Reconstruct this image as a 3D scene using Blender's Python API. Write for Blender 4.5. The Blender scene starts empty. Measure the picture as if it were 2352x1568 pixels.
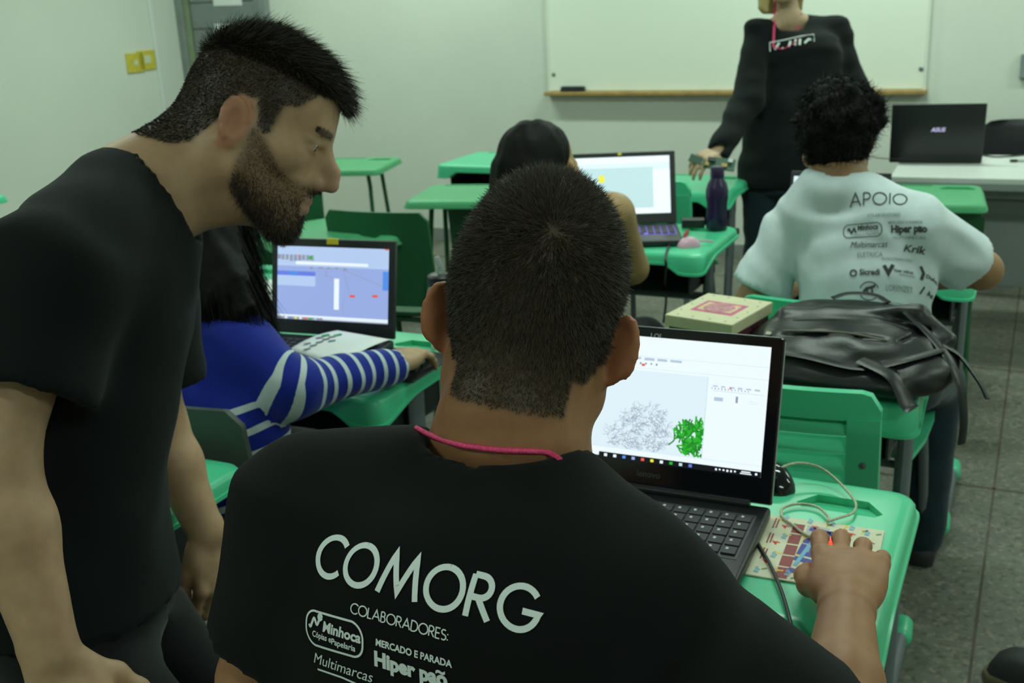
import bpy, bmesh, math, random
import numpy as np
from mathutils import Vector, Matrix
from mathutils.bvhtree import BVHTree
rnd = random.Random(7)
nrs = np.random.RandomState(7)
SC = bpy.context.scene
COL = SC.collection
# ------------------------------------------------------------------ camera
FPX, IW, IH = 2500.0, 2352.0, 1568.0
PITCH, ROLL, CAMH = math.radians(17.8), math.radians(2.75), 1.53
_r = np.array([1, 0, 0.]); _u = np.array([0, math.sin(PITCH), math.cos(PITCH)]); CD = np.array([0, math.cos(PITCH), -math.sin(PITCH)])
CR = math.cos(ROLL) * _r - math.sin(ROLL) * _u
CU = math.sin(ROLL) * _r + math.cos(ROLL) * _u
CC = np.array([0, 0, CAMH])
cam = bpy.data.cameras.new('camera'); camo = bpy.data.objects.new('camera', cam); COL.objects.link(camo)
m = Matrix.Identity(4)
for i in range(3):
    m[i][0], m[i][1], m[i][2], m[i][3] = CR[i], CU[i], -CD[i], CC[i]
camo.matrix_world = m
cam.sensor_width = 36.0; cam.lens = FPX / IW * 36.0; cam.clip_start = .02
cam.dof.use_dof = True; cam.dof.focus_distance = 1.02; cam.dof.aperture_fstop = 11.0
SC.camera = camo
# ------------------------------------------------------------------ world, exposure
wd = bpy.data.worlds.new('world'); SC.world = wd; wd.use_nodes = True
wd.node_tree.nodes['Background'].inputs[0].default_value = (.80, .95, .86, 1)
wd.node_tree.nodes['Background'].inputs[1].default_value = .05
SC.view_settings.view_transform = 'Standard'; SC.view_settings.look = 'None'
SC.view_settings.exposure = 0.0; SC.view_settings.gamma = 1.0; SC.view_settings.use_curve_mapping = False
# room frame: u runs along the front wall to the right, v towards it
PSI = math.radians(-26.4)
U = np.array([math.cos(PSI), math.sin(PSI), 0]); V = np.array([-math.sin(PSI), math.cos(PSI), 0]); Z = np.array([0, 0, 1.])
WT = 6.135                      # distance of the front wall along v
S0, S1, T0, ROOMH = -5.45, 3.9, -2.6, 3.0
def room(s, t, z=0): return U * s + V * t + Z * z
def px(x, y, d): return CC + (CD + CR * (x - IW / 2) / FPX - CU * (y - IH / 2) / FPX) * d
def ray(x, y): return CD + CR * (x - IW / 2) / FPX - CU * (y - IH / 2) / FPX
def atz(x, y, z):
    d = ray(x, y); return CC + d * ((z - CAMH) / d[2])
def onwall(x, y, off=0.0):
    d = ray(x, y); t = (WT - off - CC @ V) / (d @ V); return CC + d * t
S0 = float(onwall(411, 20) @ U)    # the corner beside the door
def onleft(x, y):
    d = ray(x, y); t = (S0 - CC @ U) / (d @ U); return CC + d * t
# ------------------------------------------------------------------ ceiling fluorescent lamps (positions s,t, power)
LAMPS = [(-3.6, 5.1, 34), (-.9, 5.1, 34), (1.9, 5.1, 34), (-3.6, 2.5, 27), (-.6, 2.5, 27), (2.3, 2.5, 27), (-2.2, -.6, 26), (1.6, -.6, 26)]
LAMPCOL = (.80, 1.0, .86)

# ------------------------------------------------------------------ helpers
def tag(o, label=None, cat=None, group=None, kind=None):
    if label: o['label'] = label
    if cat: o['category'] = cat
    if group: o['group'] = group
    if kind: o['kind'] = kind
    return o
def link(o, parent=None):
    COL.objects.link(o)
    if parent is not None: o.parent = parent
    return o
def empty(name, loc=(0, 0, 0), rz=0.0):
    o = bpy.data.objects.new(name, None); COL.objects.link(o); o.location = loc; o.rotation_euler = (0, 0, rz)
    o.empty_display_size = .05
    return o
def setmesh(me, v, f):
    v = np.asarray(v, np.float32)
    if isinstance(f, np.ndarray):
        n, k = f.shape
        me.vertices.add(len(v)); me.vertices.foreach_set('co', v.ravel())
        me.loops.add(n * k); me.loops.foreach_set('vertex_index', f.astype(np.int32).ravel())
        me.polygons.add(n); me.polygons.foreach_set('loop_start', np.arange(0, n * k, k, dtype=np.int32)); 
        try: me.polygons.foreach_set('loop_total', np.full(n, k, np.int32))
        except Exception: pass
        me.update(calc_edges=True); me.validate()
    else:
        me.from_pydata(v.tolist(), [], f); me.update()
def smooth(me, ang=None):
    me.polygons.foreach_set('use_smooth', [True] * len(me.polygons))
    if ang is not None:
        me.set_sharp_from_angle(angle=math.radians(ang))
class MB:
    "collects shapes into one mesh"
    def __init__(s): s.v = []; s.f = []; s.M = None
    def add(s, v, f):
        n = len(s.v)
        if s.M is not None: v = [tuple(s.M @ Vector(p)) for p in v]
        s.v += [tuple(map(float, p)) for p in v]; s.f += [tuple(n + i for i in q) for q in f]; return s
    def box(s, c, d, rz=0, R=None):
        x, y, z = [k / 2 for k in d]
        p = [Vector(q) for q in ((-x, -y, -z), (x, -y, -z), (x, y, -z), (-x, y, -z), (-x, -y, z), (x, -y, z), (x, y, z), (-x, y, z))]
        R = R or Matrix.Rotation(rz, 3, 'Z')
        return s.add([tuple(R @ q + Vector(c)) for q in p], [(3, 2, 1, 0), (4, 5, 6, 7), (0, 1, 5, 4), (1, 2, 6, 5), (2, 3, 7, 6), (3, 0, 4, 7)])
    def rbox(s, c, d, b=.004, seg=2, rz=0, R=None):
        bm = bmesh.new(); bmesh.ops.create_cube(bm, size=1)
        for w in bm.verts: w.co = Vector((w.co.x * d[0], w.co.y * d[1], w.co.z * d[2]))
        bmesh.ops.bevel(bm, geom=list(bm.edges), offset=b, segments=seg, profile=.5, affect='EDGES')
        R = R or Matrix.Rotation(rz, 3, 'Z')
        bm.verts.index_update()
        v = [tuple(R @ w.co + Vector(c)) for w in bm.verts]; f = [tuple(w.index for w in q.verts) for q in bm.faces]; bm.free()
        return s.add(v, f)
    def loft(s, rings, cap=True, closed=True):
        n = len(rings[0]); v = [p for r in rings for p in r]; f = []
        for i in range(len(rings) - 1):
            for j in range(n if closed else n - 1):
                k = (j + 1) % n; f.append((i * n + j, i * n + k, (i + 1) * n + k, (i + 1) * n + j))
        if cap: f.append(tuple(range(n - 1, -1, -1))); f.append(tuple((len(rings) - 1) * n + j for j in range(n)))
        return s.add(v, f)
    def tube(s, pts, r, n=8, cap=True, flat=1.0, ref=None):
        pts = [Vector(p) for p in pts]; rr = r if hasattr(r, '__len__') else [r] * len(pts); rings = []
        side = None
        for i, p in enumerate(pts):
            t = (pts[min(i + 1, len(pts) - 1)] - pts[max(i - 1, 0)]).normalized()
            if side is None:
                a = Vector(ref) if ref is not None else (Vector((0, 0, 1)) if abs(t.z) < .9 else Vector((1, 0, 0)))
                side = t.cross(a).normalized()
            side = (side - t * side.dot(t)).normalized(); up = side.cross(t)
            rings.append([tuple(p + side * math.cos(2 * math.pi * k / n) * rr[i] + up * math.sin(2 * math.pi * k / n) * rr[i] * flat) for k in range(n)])
        return s.loft(rings, cap)
    def lathe(s, prof, c=(0, 0, 0), n=20, cap=True):
        rings = [[(c[0] + r * math.cos(2 * math.pi * k / n), c[1] + r * math.sin(2 * math.pi * k / n), c[2] + z) for k in range(n)] for r, z in prof]
        return s.loft(rings, cap)
    def prism(s, poly, z0, z1):
        n = len(poly)
        return s.add([(x, y, z0) for x, y in poly] + [(x, y, z1) for x, y in poly],
                     [tuple(range(n - 1, -1, -1)), tuple(range(n, 2 * n))] + [(i, (i + 1) % n, n + (i + 1) % n, n + i) for i in range(n)])
    def mesh(s, name, sm=None):
        me = bpy.data.meshes.new(name); setmesh(me, s.v, s.f)
        bm = bmesh.new(); bm.from_mesh(me); bmesh.ops.recalc_face_normals(bm, faces=bm.faces); bm.to_mesh(me); bm.free()
        if sm: smooth(me, sm)
        return me
    def build(s, name, mat, parent=None, sm=None, loc=None, rot=None):
        me = s.mesh(name, sm); me.materials.append(mat); o = bpy.data.objects.new(name, me); link(o, parent)
        if loc is not None: o.location = loc
        if rot is not None: o.rotation_euler = rot
        return o
def copy_tree(o, parent=None):
    c = o.copy(); COL.objects.link(c); c.parent = parent
    for ch in o.children: copy_tree(ch, c)
    return c
def spline(pts, n=8):
    "Catmull-Rom through points"
    P = [np.array(p, float) for p in pts]; P = [2 * P[0] - P[1]] + P + [2 * P[-1] - P[-2]]; out = []
    for i in range(1, len(P) - 2):
        for k in range(n):
            t = k / n; a, b, c, d = P[i - 1:i + 3]
            out.append(.5 * ((2 * b) + (c - a) * t + (2 * a - 5 * b + 4 * c - d) * t * t + (3 * b - a - 3 * c + d) * t ** 3))
    out.append(P[-2]); return out
# ------------------------------------------------------------------ materials
def mat(name, col, rough=.5, metal=0.0, noise=None, bump=None, emit=None, spec=.5, trans=None, coat=0.0, sheen=0.0):
    """noise=(scale, amount, detail) multiplies the colour; bump=(scale, strength, distance)"""
    M = bpy.data.materials.new(name); M.use_nodes = True; N = M.node_tree.nodes; L = M.node_tree.links; b = N['Principled BSDF']
    c = tuple(col) + (1,) if len(col) == 3 else col
    b.inputs['Base Color'].default_value = c; b.inputs['Roughness'].default_value = rough; b.inputs['Metallic'].default_value = metal
    b.inputs['Specular IOR Level'].default_value = spec
    if coat: b.inputs['Coat Weight'].default_value = coat
    if sheen: b.inputs['Sheen Weight'].default_value = sheen
    tc = N.new('ShaderNodeTexCoord')
    if noise:
        t = N.new('ShaderNodeTexNoise'); t.inputs['Scale'].default_value = noise[0]; t.inputs['Detail'].default_value = noise[2] if len(noise) > 2 else 4
        L.new(tc.outputs['Object'], t.inputs['Vector'])
        mr = N.new('ShaderNodeMapRange'); mr.inputs[1].default_value = .3; mr.inputs[2].default_value = .7; mr.inputs[3].default_value = 1 - noise[1]; mr.inputs[4].default_value = 1 + noise[1]
        L.new(t.outputs['Fac'], mr.inputs[0])
        mx = N.new('ShaderNodeMix'); mx.data_type = 'RGBA'; mx.blend_type = 'MULTIPLY'; mx.inputs[0].default_value = 1; mx.inputs[6].default_value = c
        L.new(mr.outputs[0], mx.inputs[7]); L.new(mx.outputs[2], b.inputs['Base Color'])
    if bump:
        t = N.new('ShaderNodeTexNoise'); t.inputs['Scale'].default_value = bump[0]; t.inputs['Detail'].default_value = 3
        L.new(tc.outputs['Object'], t.inputs['Vector'])
        bp = N.new('ShaderNodeBump'); bp.inputs['Strength'].default_value = bump[1]; bp.inputs['Distance'].default_value = bump[2] if len(bump) > 2 else .002
        L.new(t.outputs['Fac'], bp.inputs['Height']); L.new(bp.outputs[0], b.inputs['Normal'])
    if emit:
        b.inputs['Emission Color'].default_value = tuple(emit[0]) + (1,); b.inputs['Emission Strength'].default_value = emit[1]
    if trans: b.inputs['Transmission Weight'].default_value = trans
    return M
MT = {}
def G(n): return MT[n]
MT['wall'] = mat('wall_paint', (.66, .69, .62), .75, noise=(1.1, .06, 6), bump=(60, .08, .001))
MT['ceil'] = mat('ceiling_paint', (.75, .76, .73), .8, noise=(2, .03))
MT['base'] = mat('baseboard_cement', (.23, .24, .23), .5, noise=(6, .12))
MT['board'] = mat('whiteboard_laminate', (.80, .84, .74), .35, noise=(.8, .02))
MT['bframe'] = mat('board_frame', (.72, .76, .68), .4)
MT['wood'] = mat('tray_wood', (.38, .24, .08), .5, noise=(14, .2))
MT['screw'] = mat('screw_steel', (.35, .36, .36), .35, .9)
MT['doorgrey'] = mat('door_grey_enamel', (.22, .25, .245), .5, noise=(5, .08))
MT['doorframe'] = mat('door_frame_olive', (.22, .28, .17), .5, noise=(8, .15))
MT['jamb'] = mat('door_jamb_grey', (.24, .27, .26), .5, noise=(8, .1))
MT['paper'] = mat('paper_white', (.80, .83, .82), .7)
MT['yellow'] = mat('yellow_plate', (.62, .52, .06), .4, noise=(30, .1))
MT['socket'] = mat('socket_face', (.62, .66, .50), .4)
MT['conduit'] = mat('conduit_white', (.72, .76, .73), .5)
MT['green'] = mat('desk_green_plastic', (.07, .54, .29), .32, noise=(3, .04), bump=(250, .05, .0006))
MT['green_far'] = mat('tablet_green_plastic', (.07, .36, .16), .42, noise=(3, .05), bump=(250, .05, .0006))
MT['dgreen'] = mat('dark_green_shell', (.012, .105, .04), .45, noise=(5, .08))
MT['dgtube'] = mat('dark_green_tube', (.012, .09, .035), .4)
MT['gtube'] = mat('grey_steel_tube', (.13, .15, .165), .42, noise=(10, .06))
MT['gchair'] = mat('grey_chair_shell', (.055, .07, .062), .5)
MT['shelf'] = mat('book_shelf_black', (.018, .022, .024), .55)
MT['rubber'] = mat('black_rubber', (.012, .012, .013), .6)
MT['blackp'] = mat('black_plastic', (.013, .014, .016), .38, bump=(300, .05, .0005))
MT['blackgloss'] = mat('black_gloss', (.008, .009, .012), .12)
MT['lapgrey'] = mat('laptop_grey', (.045, .05, .05), .4)
MT['silver'] = mat('silver_trim', (.45, .48, .48), .35, .6)
MT['key'] = mat('keycap_black', (.012, .013, .015), .5)
MT['keytxt'] = mat('key_legend', (.5, .52, .5), .6)
MT['white'] = mat('white_plastic', (.75, .77, .76), .4)
MT['glow_red'] = mat('mouse_red_light', (.6, .02, .01), .3, emit=((1, .02, .01), 6))
# ================================================================== implicit surfaces (smooth unions meshed by surface nets)
def axis_grid(lo, hi, coarse, fine=()):
    "1-D grid, coarse everywhere and finer inside the given intervals (a, b, step)"
    xs = [lo]
    while xs[-1] < hi:
        x = xs[-1]; h = coarse
        for a, b, s in fine:
            g = max(0, a - x, x - b)
            h = min(h, s + g * .35)
        xs.append(x + h)
    return np.array(xs)
class SDF:
    def __init__(s, lo, hi, h=.01, fine=()):
        "fine: list of (lo3, hi3, step)"
        s.ax = [axis_grid(lo[i], hi[i], h, [(a[i], b[i], st) for a, b, st in fine]) for i in range(3)]
        s.F = np.full([len(a) for a in s.ax], .5, np.float32)
    def sub(s, lo, hi):
        sl = []
        for i in range(3):
            a = np.searchsorted(s.ax[i], lo[i]) - 1; b = np.searchsorted(s.ax[i], hi[i]) + 1
            sl.append(slice(max(a, 0), min(max(b, 0), len(s.ax[i]))))
        if any(q.stop <= q.start for q in sl): return None, None
        g = np.meshgrid(*[s.ax[i][sl[i]] for i in range(3)], indexing='ij')
        return tuple(sl), np.stack(g, -1)
    def put(s, lo, hi, fn, k=.01, op='u'):
        m = k + .03
        sl, P = s.sub(np.asarray(lo) - m, np.asarray(hi) + m)
        if sl is None: return
        d = fn(P).astype(np.float32); A = s.F[sl]
        if op == 'u':
            h = np.maximum(k - np.abs(A - d), 0) / k; s.F[sl] = np.minimum(A, d) - h * h * k * .25
        else:
            d = -d; h = np.maximum(k - np.abs(A - d), 0) / k; s.F[sl] = np.maximum(A, d) + h * h * k * .25
    # primitives
    def cone(s, a, b, ra, rb=None, k=.01, op='u'):
        a = np.asarray(a, float); b = np.asarray(b, float); rb = ra if rb is None else rb; R = max(ra, rb)
        ba = b - a; L = max(ba @ ba, 1e-12)
        def fn(P):
            q = P - a; t = np.clip(q @ ba / L, 0, 1)
            return np.linalg.norm(q - t[..., None] * ba, axis=-1) - (ra + (rb - ra) * t)
        s.put(np.minimum(a, b) - R, np.maximum(a, b) + R, fn, k, op)
    def chain(s, pts, rs, k=.006, op='u'):
        for i in range(len(pts) - 1): s.cone(pts[i], pts[i + 1], rs[i], rs[i + 1], k, op)
    def ell(s, c, r, R=None, k=.01, op='u'):
        c = np.asarray(c, float); r = np.asarray(r, float); R = np.eye(3) if R is None else np.asarray(R, float)
        def fn(P):
            q = (P - c) @ R; k0 = np.linalg.norm(q / r, axis=-1); k1 = np.linalg.norm(q / (r * r), axis=-1)
            return np.where(k0 < 1e-6, -r.min(), k0 * (k0 - 1) / np.maximum(k1, 1e-9))
        m = r.max(); s.put(c - m, c + m, fn, k, op)
    def tubeloft(s, st, k=.02, op='u', capr=0.0, fold=None, p=2.0):
        """elliptic sections: st = [(centre, side axis, half width, half depth)...]; flat ended"""
        C = np.array([q[0] for q in st], float); A = np.array([q[1] for q in st], float); A /= np.linalg.norm(A, axis=1)[:, None]
        Wd = np.array([q[2] for q in st], float); Dp = np.array([q[3] for q in st], float)
        def fn(P):
            best = None
            for i in range(len(st) - 1):
                a, b = C[i], C[i + 1]; ba = b - a; L = ba @ ba; n = ba / math.sqrt(L)
                q = P - a; t = np.clip(q @ ba / L, 0, 1)
                ax = A[i] * (1 - t[..., None]) + A[i + 1] * t[..., None]
                ax = ax - (ax @ n)[..., None] * n; ax /= np.linalg.norm(ax, axis=-1)[..., None]
                w = Wd[i] + (Wd[i + 1] - Wd[i]) * t; d = Dp[i] + (Dp[i + 1] - Dp[i]) * t
                v = q - t[..., None] * ba; al = v @ n; v = v - al[..., None] * n
                x = np.abs((v * ax).sum(-1)); y = np.sqrt(np.maximum((v * v).sum(-1) - x * x, 0))
                tr = q @ ba / L; ab = np.abs(al); flat = ((tr < 0) & (i == 0)) | ((tr > 1) & (i == len(st) - 2)); rr = np.minimum(w, d); am = np.where(flat, 0, ab)
                k0 = ((x / w) ** p + (y / d) ** p + (am / rr) ** p) ** (1 / p); k1 = np.sqrt((x / (w * w)) ** 2 + (y / (d * d)) ** 2 + (am / (rr * rr)) ** 2)
                e = np.where(k0 < 1e-5, -rr, k0 * (k0 - 1) / np.maximum(k1, 1e-9))
                e = np.where(flat & (ab > 1e-7), np.sqrt(np.maximum(e, 0) ** 2 + ab ** 2), e)
                best = e if best is None else np.minimum(best, e)
            return best
        R = max(Wd.max(), Dp.max())
        s.put(C.min(0) - R, C.max(0) + R, fn, k, op)
    def clip(s, p, n, k=.004):
        "removes everything on the side of plane p that n points to"
        p = np.asarray(p, float); n = np.asarray(n, float); n = n / np.linalg.norm(n)
        g = np.meshgrid(*s.ax, indexing='ij', sparse=True)
        d = ((g[0] - p[0]) * n[0] + (g[1] - p[1]) * n[1] + (g[2] - p[2]) * n[2]).astype(np.float32)
        h = np.maximum(k - np.abs(s.F - d), 0) / k; s.F = np.maximum(s.F, d) + h * h * k * .25
    def add(s, fn):
        g = np.meshgrid(*s.ax, indexing='ij'); P = np.stack(g, -1)
        near = np.abs(s.F) < .06
        s.F[near] += fn(P[near]).astype(np.float32)
    def sample(s, P):
        "trilinear field value"
        P = np.asarray(P, float); ix = []; fr = []
        for i in range(3):
            a = s.ax[i]; j = np.clip(np.searchsorted(a, P[..., i]) - 1, 0, len(a) - 2); ix.append(j); fr.append(np.clip((P[..., i] - a[j]) / (a[j + 1] - a[j]), 0, 1))
        out = 0
        for dx in (0, 1):
            for dy in (0, 1):
                for dz in (0, 1):
                    w = (fr[0] if dx else 1 - fr[0]) * (fr[1] if dy else 1 - fr[1]) * (fr[2] if dz else 1 - fr[2])
                    out = out + w * s.F[ix[0] + dx, ix[1] + dy, ix[2] + dz]
        return out
    def net(s):
        F = s.F; S = F < 0
        c = np.zeros([n - 1 for n in F.shape], np.int8)
        for dx in (0, 1):
            for dy in (0, 1):
                for dz in (0, 1): c += S[dx:F.shape[0] - 1 + dx, dy:F.shape[1] - 1 + dy, dz:F.shape[2] - 1 + dz]
        I = np.argwhere((c > 0) & (c < 8)); idx = np.full(c.shape, -1, np.int32); idx[I[:, 0], I[:, 1], I[:, 2]] = np.arange(len(I))
        corner = [(a, b, d) for a in (0, 1) for b in (0, 1) for d in (0, 1)]
        val = np.stack([F[I[:, 0] + a, I[:, 1] + b, I[:, 2] + d] for a, b, d in corner], 1)
        pos = np.stack([np.stack([s.ax[0][I[:, 0] + a], s.ax[1][I[:, 1] + b], s.ax[2][I[:, 2] + d]], 1) for a, b, d in corner], 1)
        acc = np.zeros((len(I), 3)); cnt = np.zeros(len(I))
        for i in range(8):
            for j in range(i + 1, 8):
                if sum(abs(corner[i][q] - corner[j][q]) for q in range(3)) != 1: continue
                a, b = val[:, i], val[:, j]; m = (a < 0) != (b < 0)
                t = np.where(m, a / np.where(m, a - b, 1), 0)
                acc += np.where(m[:, None], pos[:, i] + (pos[:, j] - pos[:, i]) * t[:, None], 0); cnt += m
        Vt = acc / cnt[:, None]; faces = []
        for axn in range(3):
            sl0 = [slice(None)] * 3; sl1 = [slice(None)] * 3; sl0[axn] = slice(0, -1); sl1[axn] = slice(1, None)
            a = S[tuple(sl0)]; b = S[tuple(sl1)]; E = np.argwhere(a != b)
            o1, o2 = (axn + 1) % 3, (axn + 2) % 3
            E = E[(E[:, o1] > 0) & (E[:, o2] > 0) & (E[:, o1] < c.shape[o1]) & (E[:, o2] < c.shape[o2])]
            if not len(E): continue
            q = []
            for da, db in ((-1, -1), (0, -1), (0, 0), (-1, 0)):
                e = E.copy(); e[:, o1] += da; e[:, o2] += db; q.append(idx[e[:, 0], e[:, 1], e[:, 2]])
            q = np.stack(q, 1); inside = S[E[:, 0], E[:, 1], E[:, 2]]
            q[~inside] = q[~inside][:, ::-1]; faces.append(q)
        Fc = np.concatenate(faces); Fc = Fc[(Fc >= 0).all(1)]
        return Vt, Fc
def relax(Vt, Fc, it=1, w=.5):
    n = len(Vt)
    for _ in range(it):
        acc = np.zeros((n, 3)); cnt = np.zeros(n)
        for i in range(4):
            np.add.at(acc, Fc[:, i], Vt[Fc[:, (i + 1) % 4]]); np.add.at(cnt, Fc[:, i], 1)
        Vt = Vt * (1 - w) + w * acc / np.maximum(cnt, 1)[:, None]
    return Vt
def vnormals(Vt, Fc):
    n = np.cross(Vt[Fc[:, 2]] - Vt[Fc[:, 0]], Vt[Fc[:, 3]] - Vt[Fc[:, 1]]); N = np.zeros_like(Vt)
    for i in range(4): np.add.at(N, Fc[:, i], n)
    return N / np.maximum(np.linalg.norm(N, axis=1), 1e-12)[:, None]
def nobj(name, Vt, Fc, material, parent=None, attrs=None):
    me = bpy.data.meshes.new(name); setmesh(me, Vt, Fc); smooth(me)
    me.materials.append(material)
    for k, v in (attrs or {}).items():
        if v.ndim == 1:
            a = me.attributes.new(k, 'FLOAT', 'POINT'); a.data.foreach_set('value', v.astype(np.float32))
        else:
            a = me.attributes.new(k, 'FLOAT_COLOR', 'POINT'); c = np.ones((len(v), 4), np.float32); c[:, :3] = v; a.data.foreach_set('color', c.ravel())
    return link(bpy.data.objects.new(name, me), parent)
# smooth value noise
_T = nrs.rand(32, 32, 32)
def vnoise(P):
    P = np.asarray(P, float); i = np.floor(P).astype(int); f = P - i; f = f * f * (3 - 2 * f); out = 0
    for dx in (0, 1):
        for dy in (0, 1):
            for dz in (0, 1):
                w = (f[..., 0] if dx else 1 - f[..., 0]) * (f[..., 1] if dy else 1 - f[..., 1]) * (f[..., 2] if dz else 1 - f[..., 2])
                out = out + w * _T[(i[..., 0] + dx) % 32, (i[..., 1] + dy) % 32, (i[..., 2] + dz) % 32]
    return out
def nrm(v): v = np.asarray(v, float); return v / np.linalg.norm(v)
def frame(fwd, up):
    "columns: right, forward, up"
    f = nrm(fwd); r = nrm(np.cross(f, up)); u = np.cross(r, f); return np.stack([r, f, u], 1)
# ================================================================== the room
def quad_slab(name, c0, du, dv, w, h, th, material, label=None, cat=None, kind='structure', **kw):
    mb = MB(); c0 = np.array(c0, float); n = np.cross(du, dv)
    P = [c0 + du * a * w + dv * b * h - n * k * th for k in (0, 1) for a, b in ((0, 0), (1, 0), (1, 1), (0, 1))]
    mb.add(P, [(0, 1, 2, 3), (7, 6, 5, 4), (0, 4, 5, 1), (1, 5, 6, 2), (2, 6, 7, 3), (3, 7, 4, 0)])
    o = mb.build(name, material); tag(o, label, cat, kind=kind); return o
# terrazzo floor with dividing strips
FM = bpy.data.materials.new('terrazzo'); FM.use_nodes = True
def floor_nodes():
    N = FM.node_tree.nodes; L = FM.node_tree.links; b = N['Principled BSDF']
    tc = N.new('ShaderNodeTexCoord')
    v1 = N.new('ShaderNodeTexVoronoi'); v1.inputs['Scale'].default_value = 90
    v2 = N.new('ShaderNodeTexNoise'); v2.inputs['Scale'].default_value = 3.0; v2.inputs['Detail'].default_value = 5
    L.new(tc.outputs['Object'], v1.inputs['Vector']); L.new(tc.outputs['Object'], v2.inputs['Vector'])
    r1 = N.new('ShaderNodeValToRGB'); e = r1.color_ramp.elements
    e[0].position = .0; e[0].color = (.085, .092, .072, 1); e[1].position = 1; e[1].color = (.20, .20, .165, 1)
    for p_, c_ in ((.25, (.145, .150, .120, 1)), (.8, (.17, .172, .138, 1)), (.9, (.27, .24, .18, 1))):
        q = e.new(p_); q.color = c_
    sp = N.new('ShaderNodeSeparateColor'); L.new(v1.outputs['Color'], sp.inputs[0]); L.new(sp.outputs[0], r1.inputs[0])
    r2 = N.new('ShaderNodeMapRange'); r2.inputs[1].default_value = .3; r2.inputs[2].default_value = .7; r2.inputs[3].default_value = .66; r2.inputs[4].default_value = .98
    L.new(v2.outputs['Fac'], r2.inputs[0])
    mx = N.new('ShaderNodeMix'); mx.data_type = 'RGBA'; mx.blend_type = 'MULTIPLY'; mx.inputs[0].default_value = 1
    L.new(r1.outputs[0], mx.inputs[6]); L.new(r2.outputs[0], mx.inputs[7]); L.new(mx.outputs[2], b.inputs['Base Color'])
    b.inputs['Roughness'].default_value = .42
floor_nodes()
fl = MB().add([room(S0, T0), room(S1, T0), room(S1, WT), room(S0, WT)], [(0, 1, 2, 3)])
fl.add([room(S0, T0, -.08), room(S1, T0, -.08), room(S1, WT, -.08), room(S0, WT, -.08)], [(3, 2, 1, 0)])
floor = fl.build('floor', FM); tag(floor, 'grey speckled terrazzo floor with thin brown joints', 'floor', kind='structure')
MT['joint'] = mat('joint_strip', (.075, .06, .045), .6, noise=(9, .35))
# joints: one runs along v through the photographed seam, the others follow at 1.15 m
sj = atz(2225, 1568, 0) @ U; tj = atz(2280, 1122, 0) @ V
j = MB()
for k in range(-5, 3):
    s_ = sj + k * 1.15
    if S0 < s_ < S1:
        c = room(s_, (T0 + WT) / 2, .0006); j.box(c, (.007, WT - T0, .0012), PSI)
for k in range(-5, 4):
    t_ = tj + k * 1.15
    if T0 < t_ < WT - .1:
        c = room((S0 + S1) / 2, t_, .0006); j.box(c, (S1 - S0, .012, .0012), PSI)
j.build('floor_joints', G('joint'), floor)
wf = quad_slab('wall_front', room(S0, WT, 0), U, Z, S1 - S0, ROOMH, .15, G('wall'), 'pale painted classroom front wall behind the whiteboard', 'wall')
quad_slab('wall_left', room(S0, T0, 0), V, Z, WT - T0, ROOMH, .15, G('wall'), 'pale painted side wall of the classroom left of the door', 'wall')
quad_slab('wall_right', room(S1, WT, 0), -V, Z, WT - T0, ROOMH, .15, G('wall'), 'pale painted side wall beyond the teacher table', 'wall')
quad_slab('wall_back', room(S1, T0, 0), -U, Z, S1 - S0, ROOMH, .15, G('wall'), 'pale painted rear wall of the classroom', 'wall')
quad_slab('ceiling', room(S0, WT, ROOMH), U, -V, S1 - S0, WT - T0, .15, G('ceil'), 'white painted classroom ceiling with fluorescent lamps', 'ceiling')
# ceiling lamps
MT['tube_glow'] = mat('fluorescent_tube', (.8, .9, .82), .4, emit=(LAMPCOL, 3.0))
MT['fixture'] = mat('fixture_enamel', (.75, .77, .75), .4)
for i, (s_, t_, pw) in enumerate(LAMPS):
    t = empty('ceiling_lamp', room(s_, t_, ROOMH - .001), PSI)
    tag(t, 'white twin-tube fluorescent batten on the ceiling, %s' % ['above the door end of the front wall', 'above the whiteboard', 'above the teacher table', 'over the left middle desks', 'over the centre desks', 'over the right aisle', 'behind the camera on the left', 'behind the camera on the right'][i], 'ceiling lamp', 'fluorescent ceiling lamps')
    MB().rbox((0, 0, -.03), (1.25, .16, .055), .008).build('housing', G('fixture'), t)
    for y in (-.045, .045): MB().tube([(-.59, y, -.075), (.59, y, -.075)], .0135, 10).build('tube', G('tube_glow'), t)
    la = bpy.data.lights.new('lamp_light', 'AREA'); la.shape = 'RECTANGLE'; la.size = 1.2; la.size_y = .12; la.energy = pw; la.color = LAMPCOL
    lo = bpy.data.objects.new('lamp_light', la); link(lo, t); lo.location = (0, 0, -.095)
# baseboard
bb = MB().box(room((S0 + S1) / 2, WT - .008, .036), (S1 - S0, .016, .072), PSI)
tag(bb.build('baseboard_front', G('base')), 'low dark grey cement baseboard along the front wall', 'baseboard', kind='structure')
def wallpt(x, y): 
    p = onwall(x, y); return float(p @ U), float(p[2])
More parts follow.
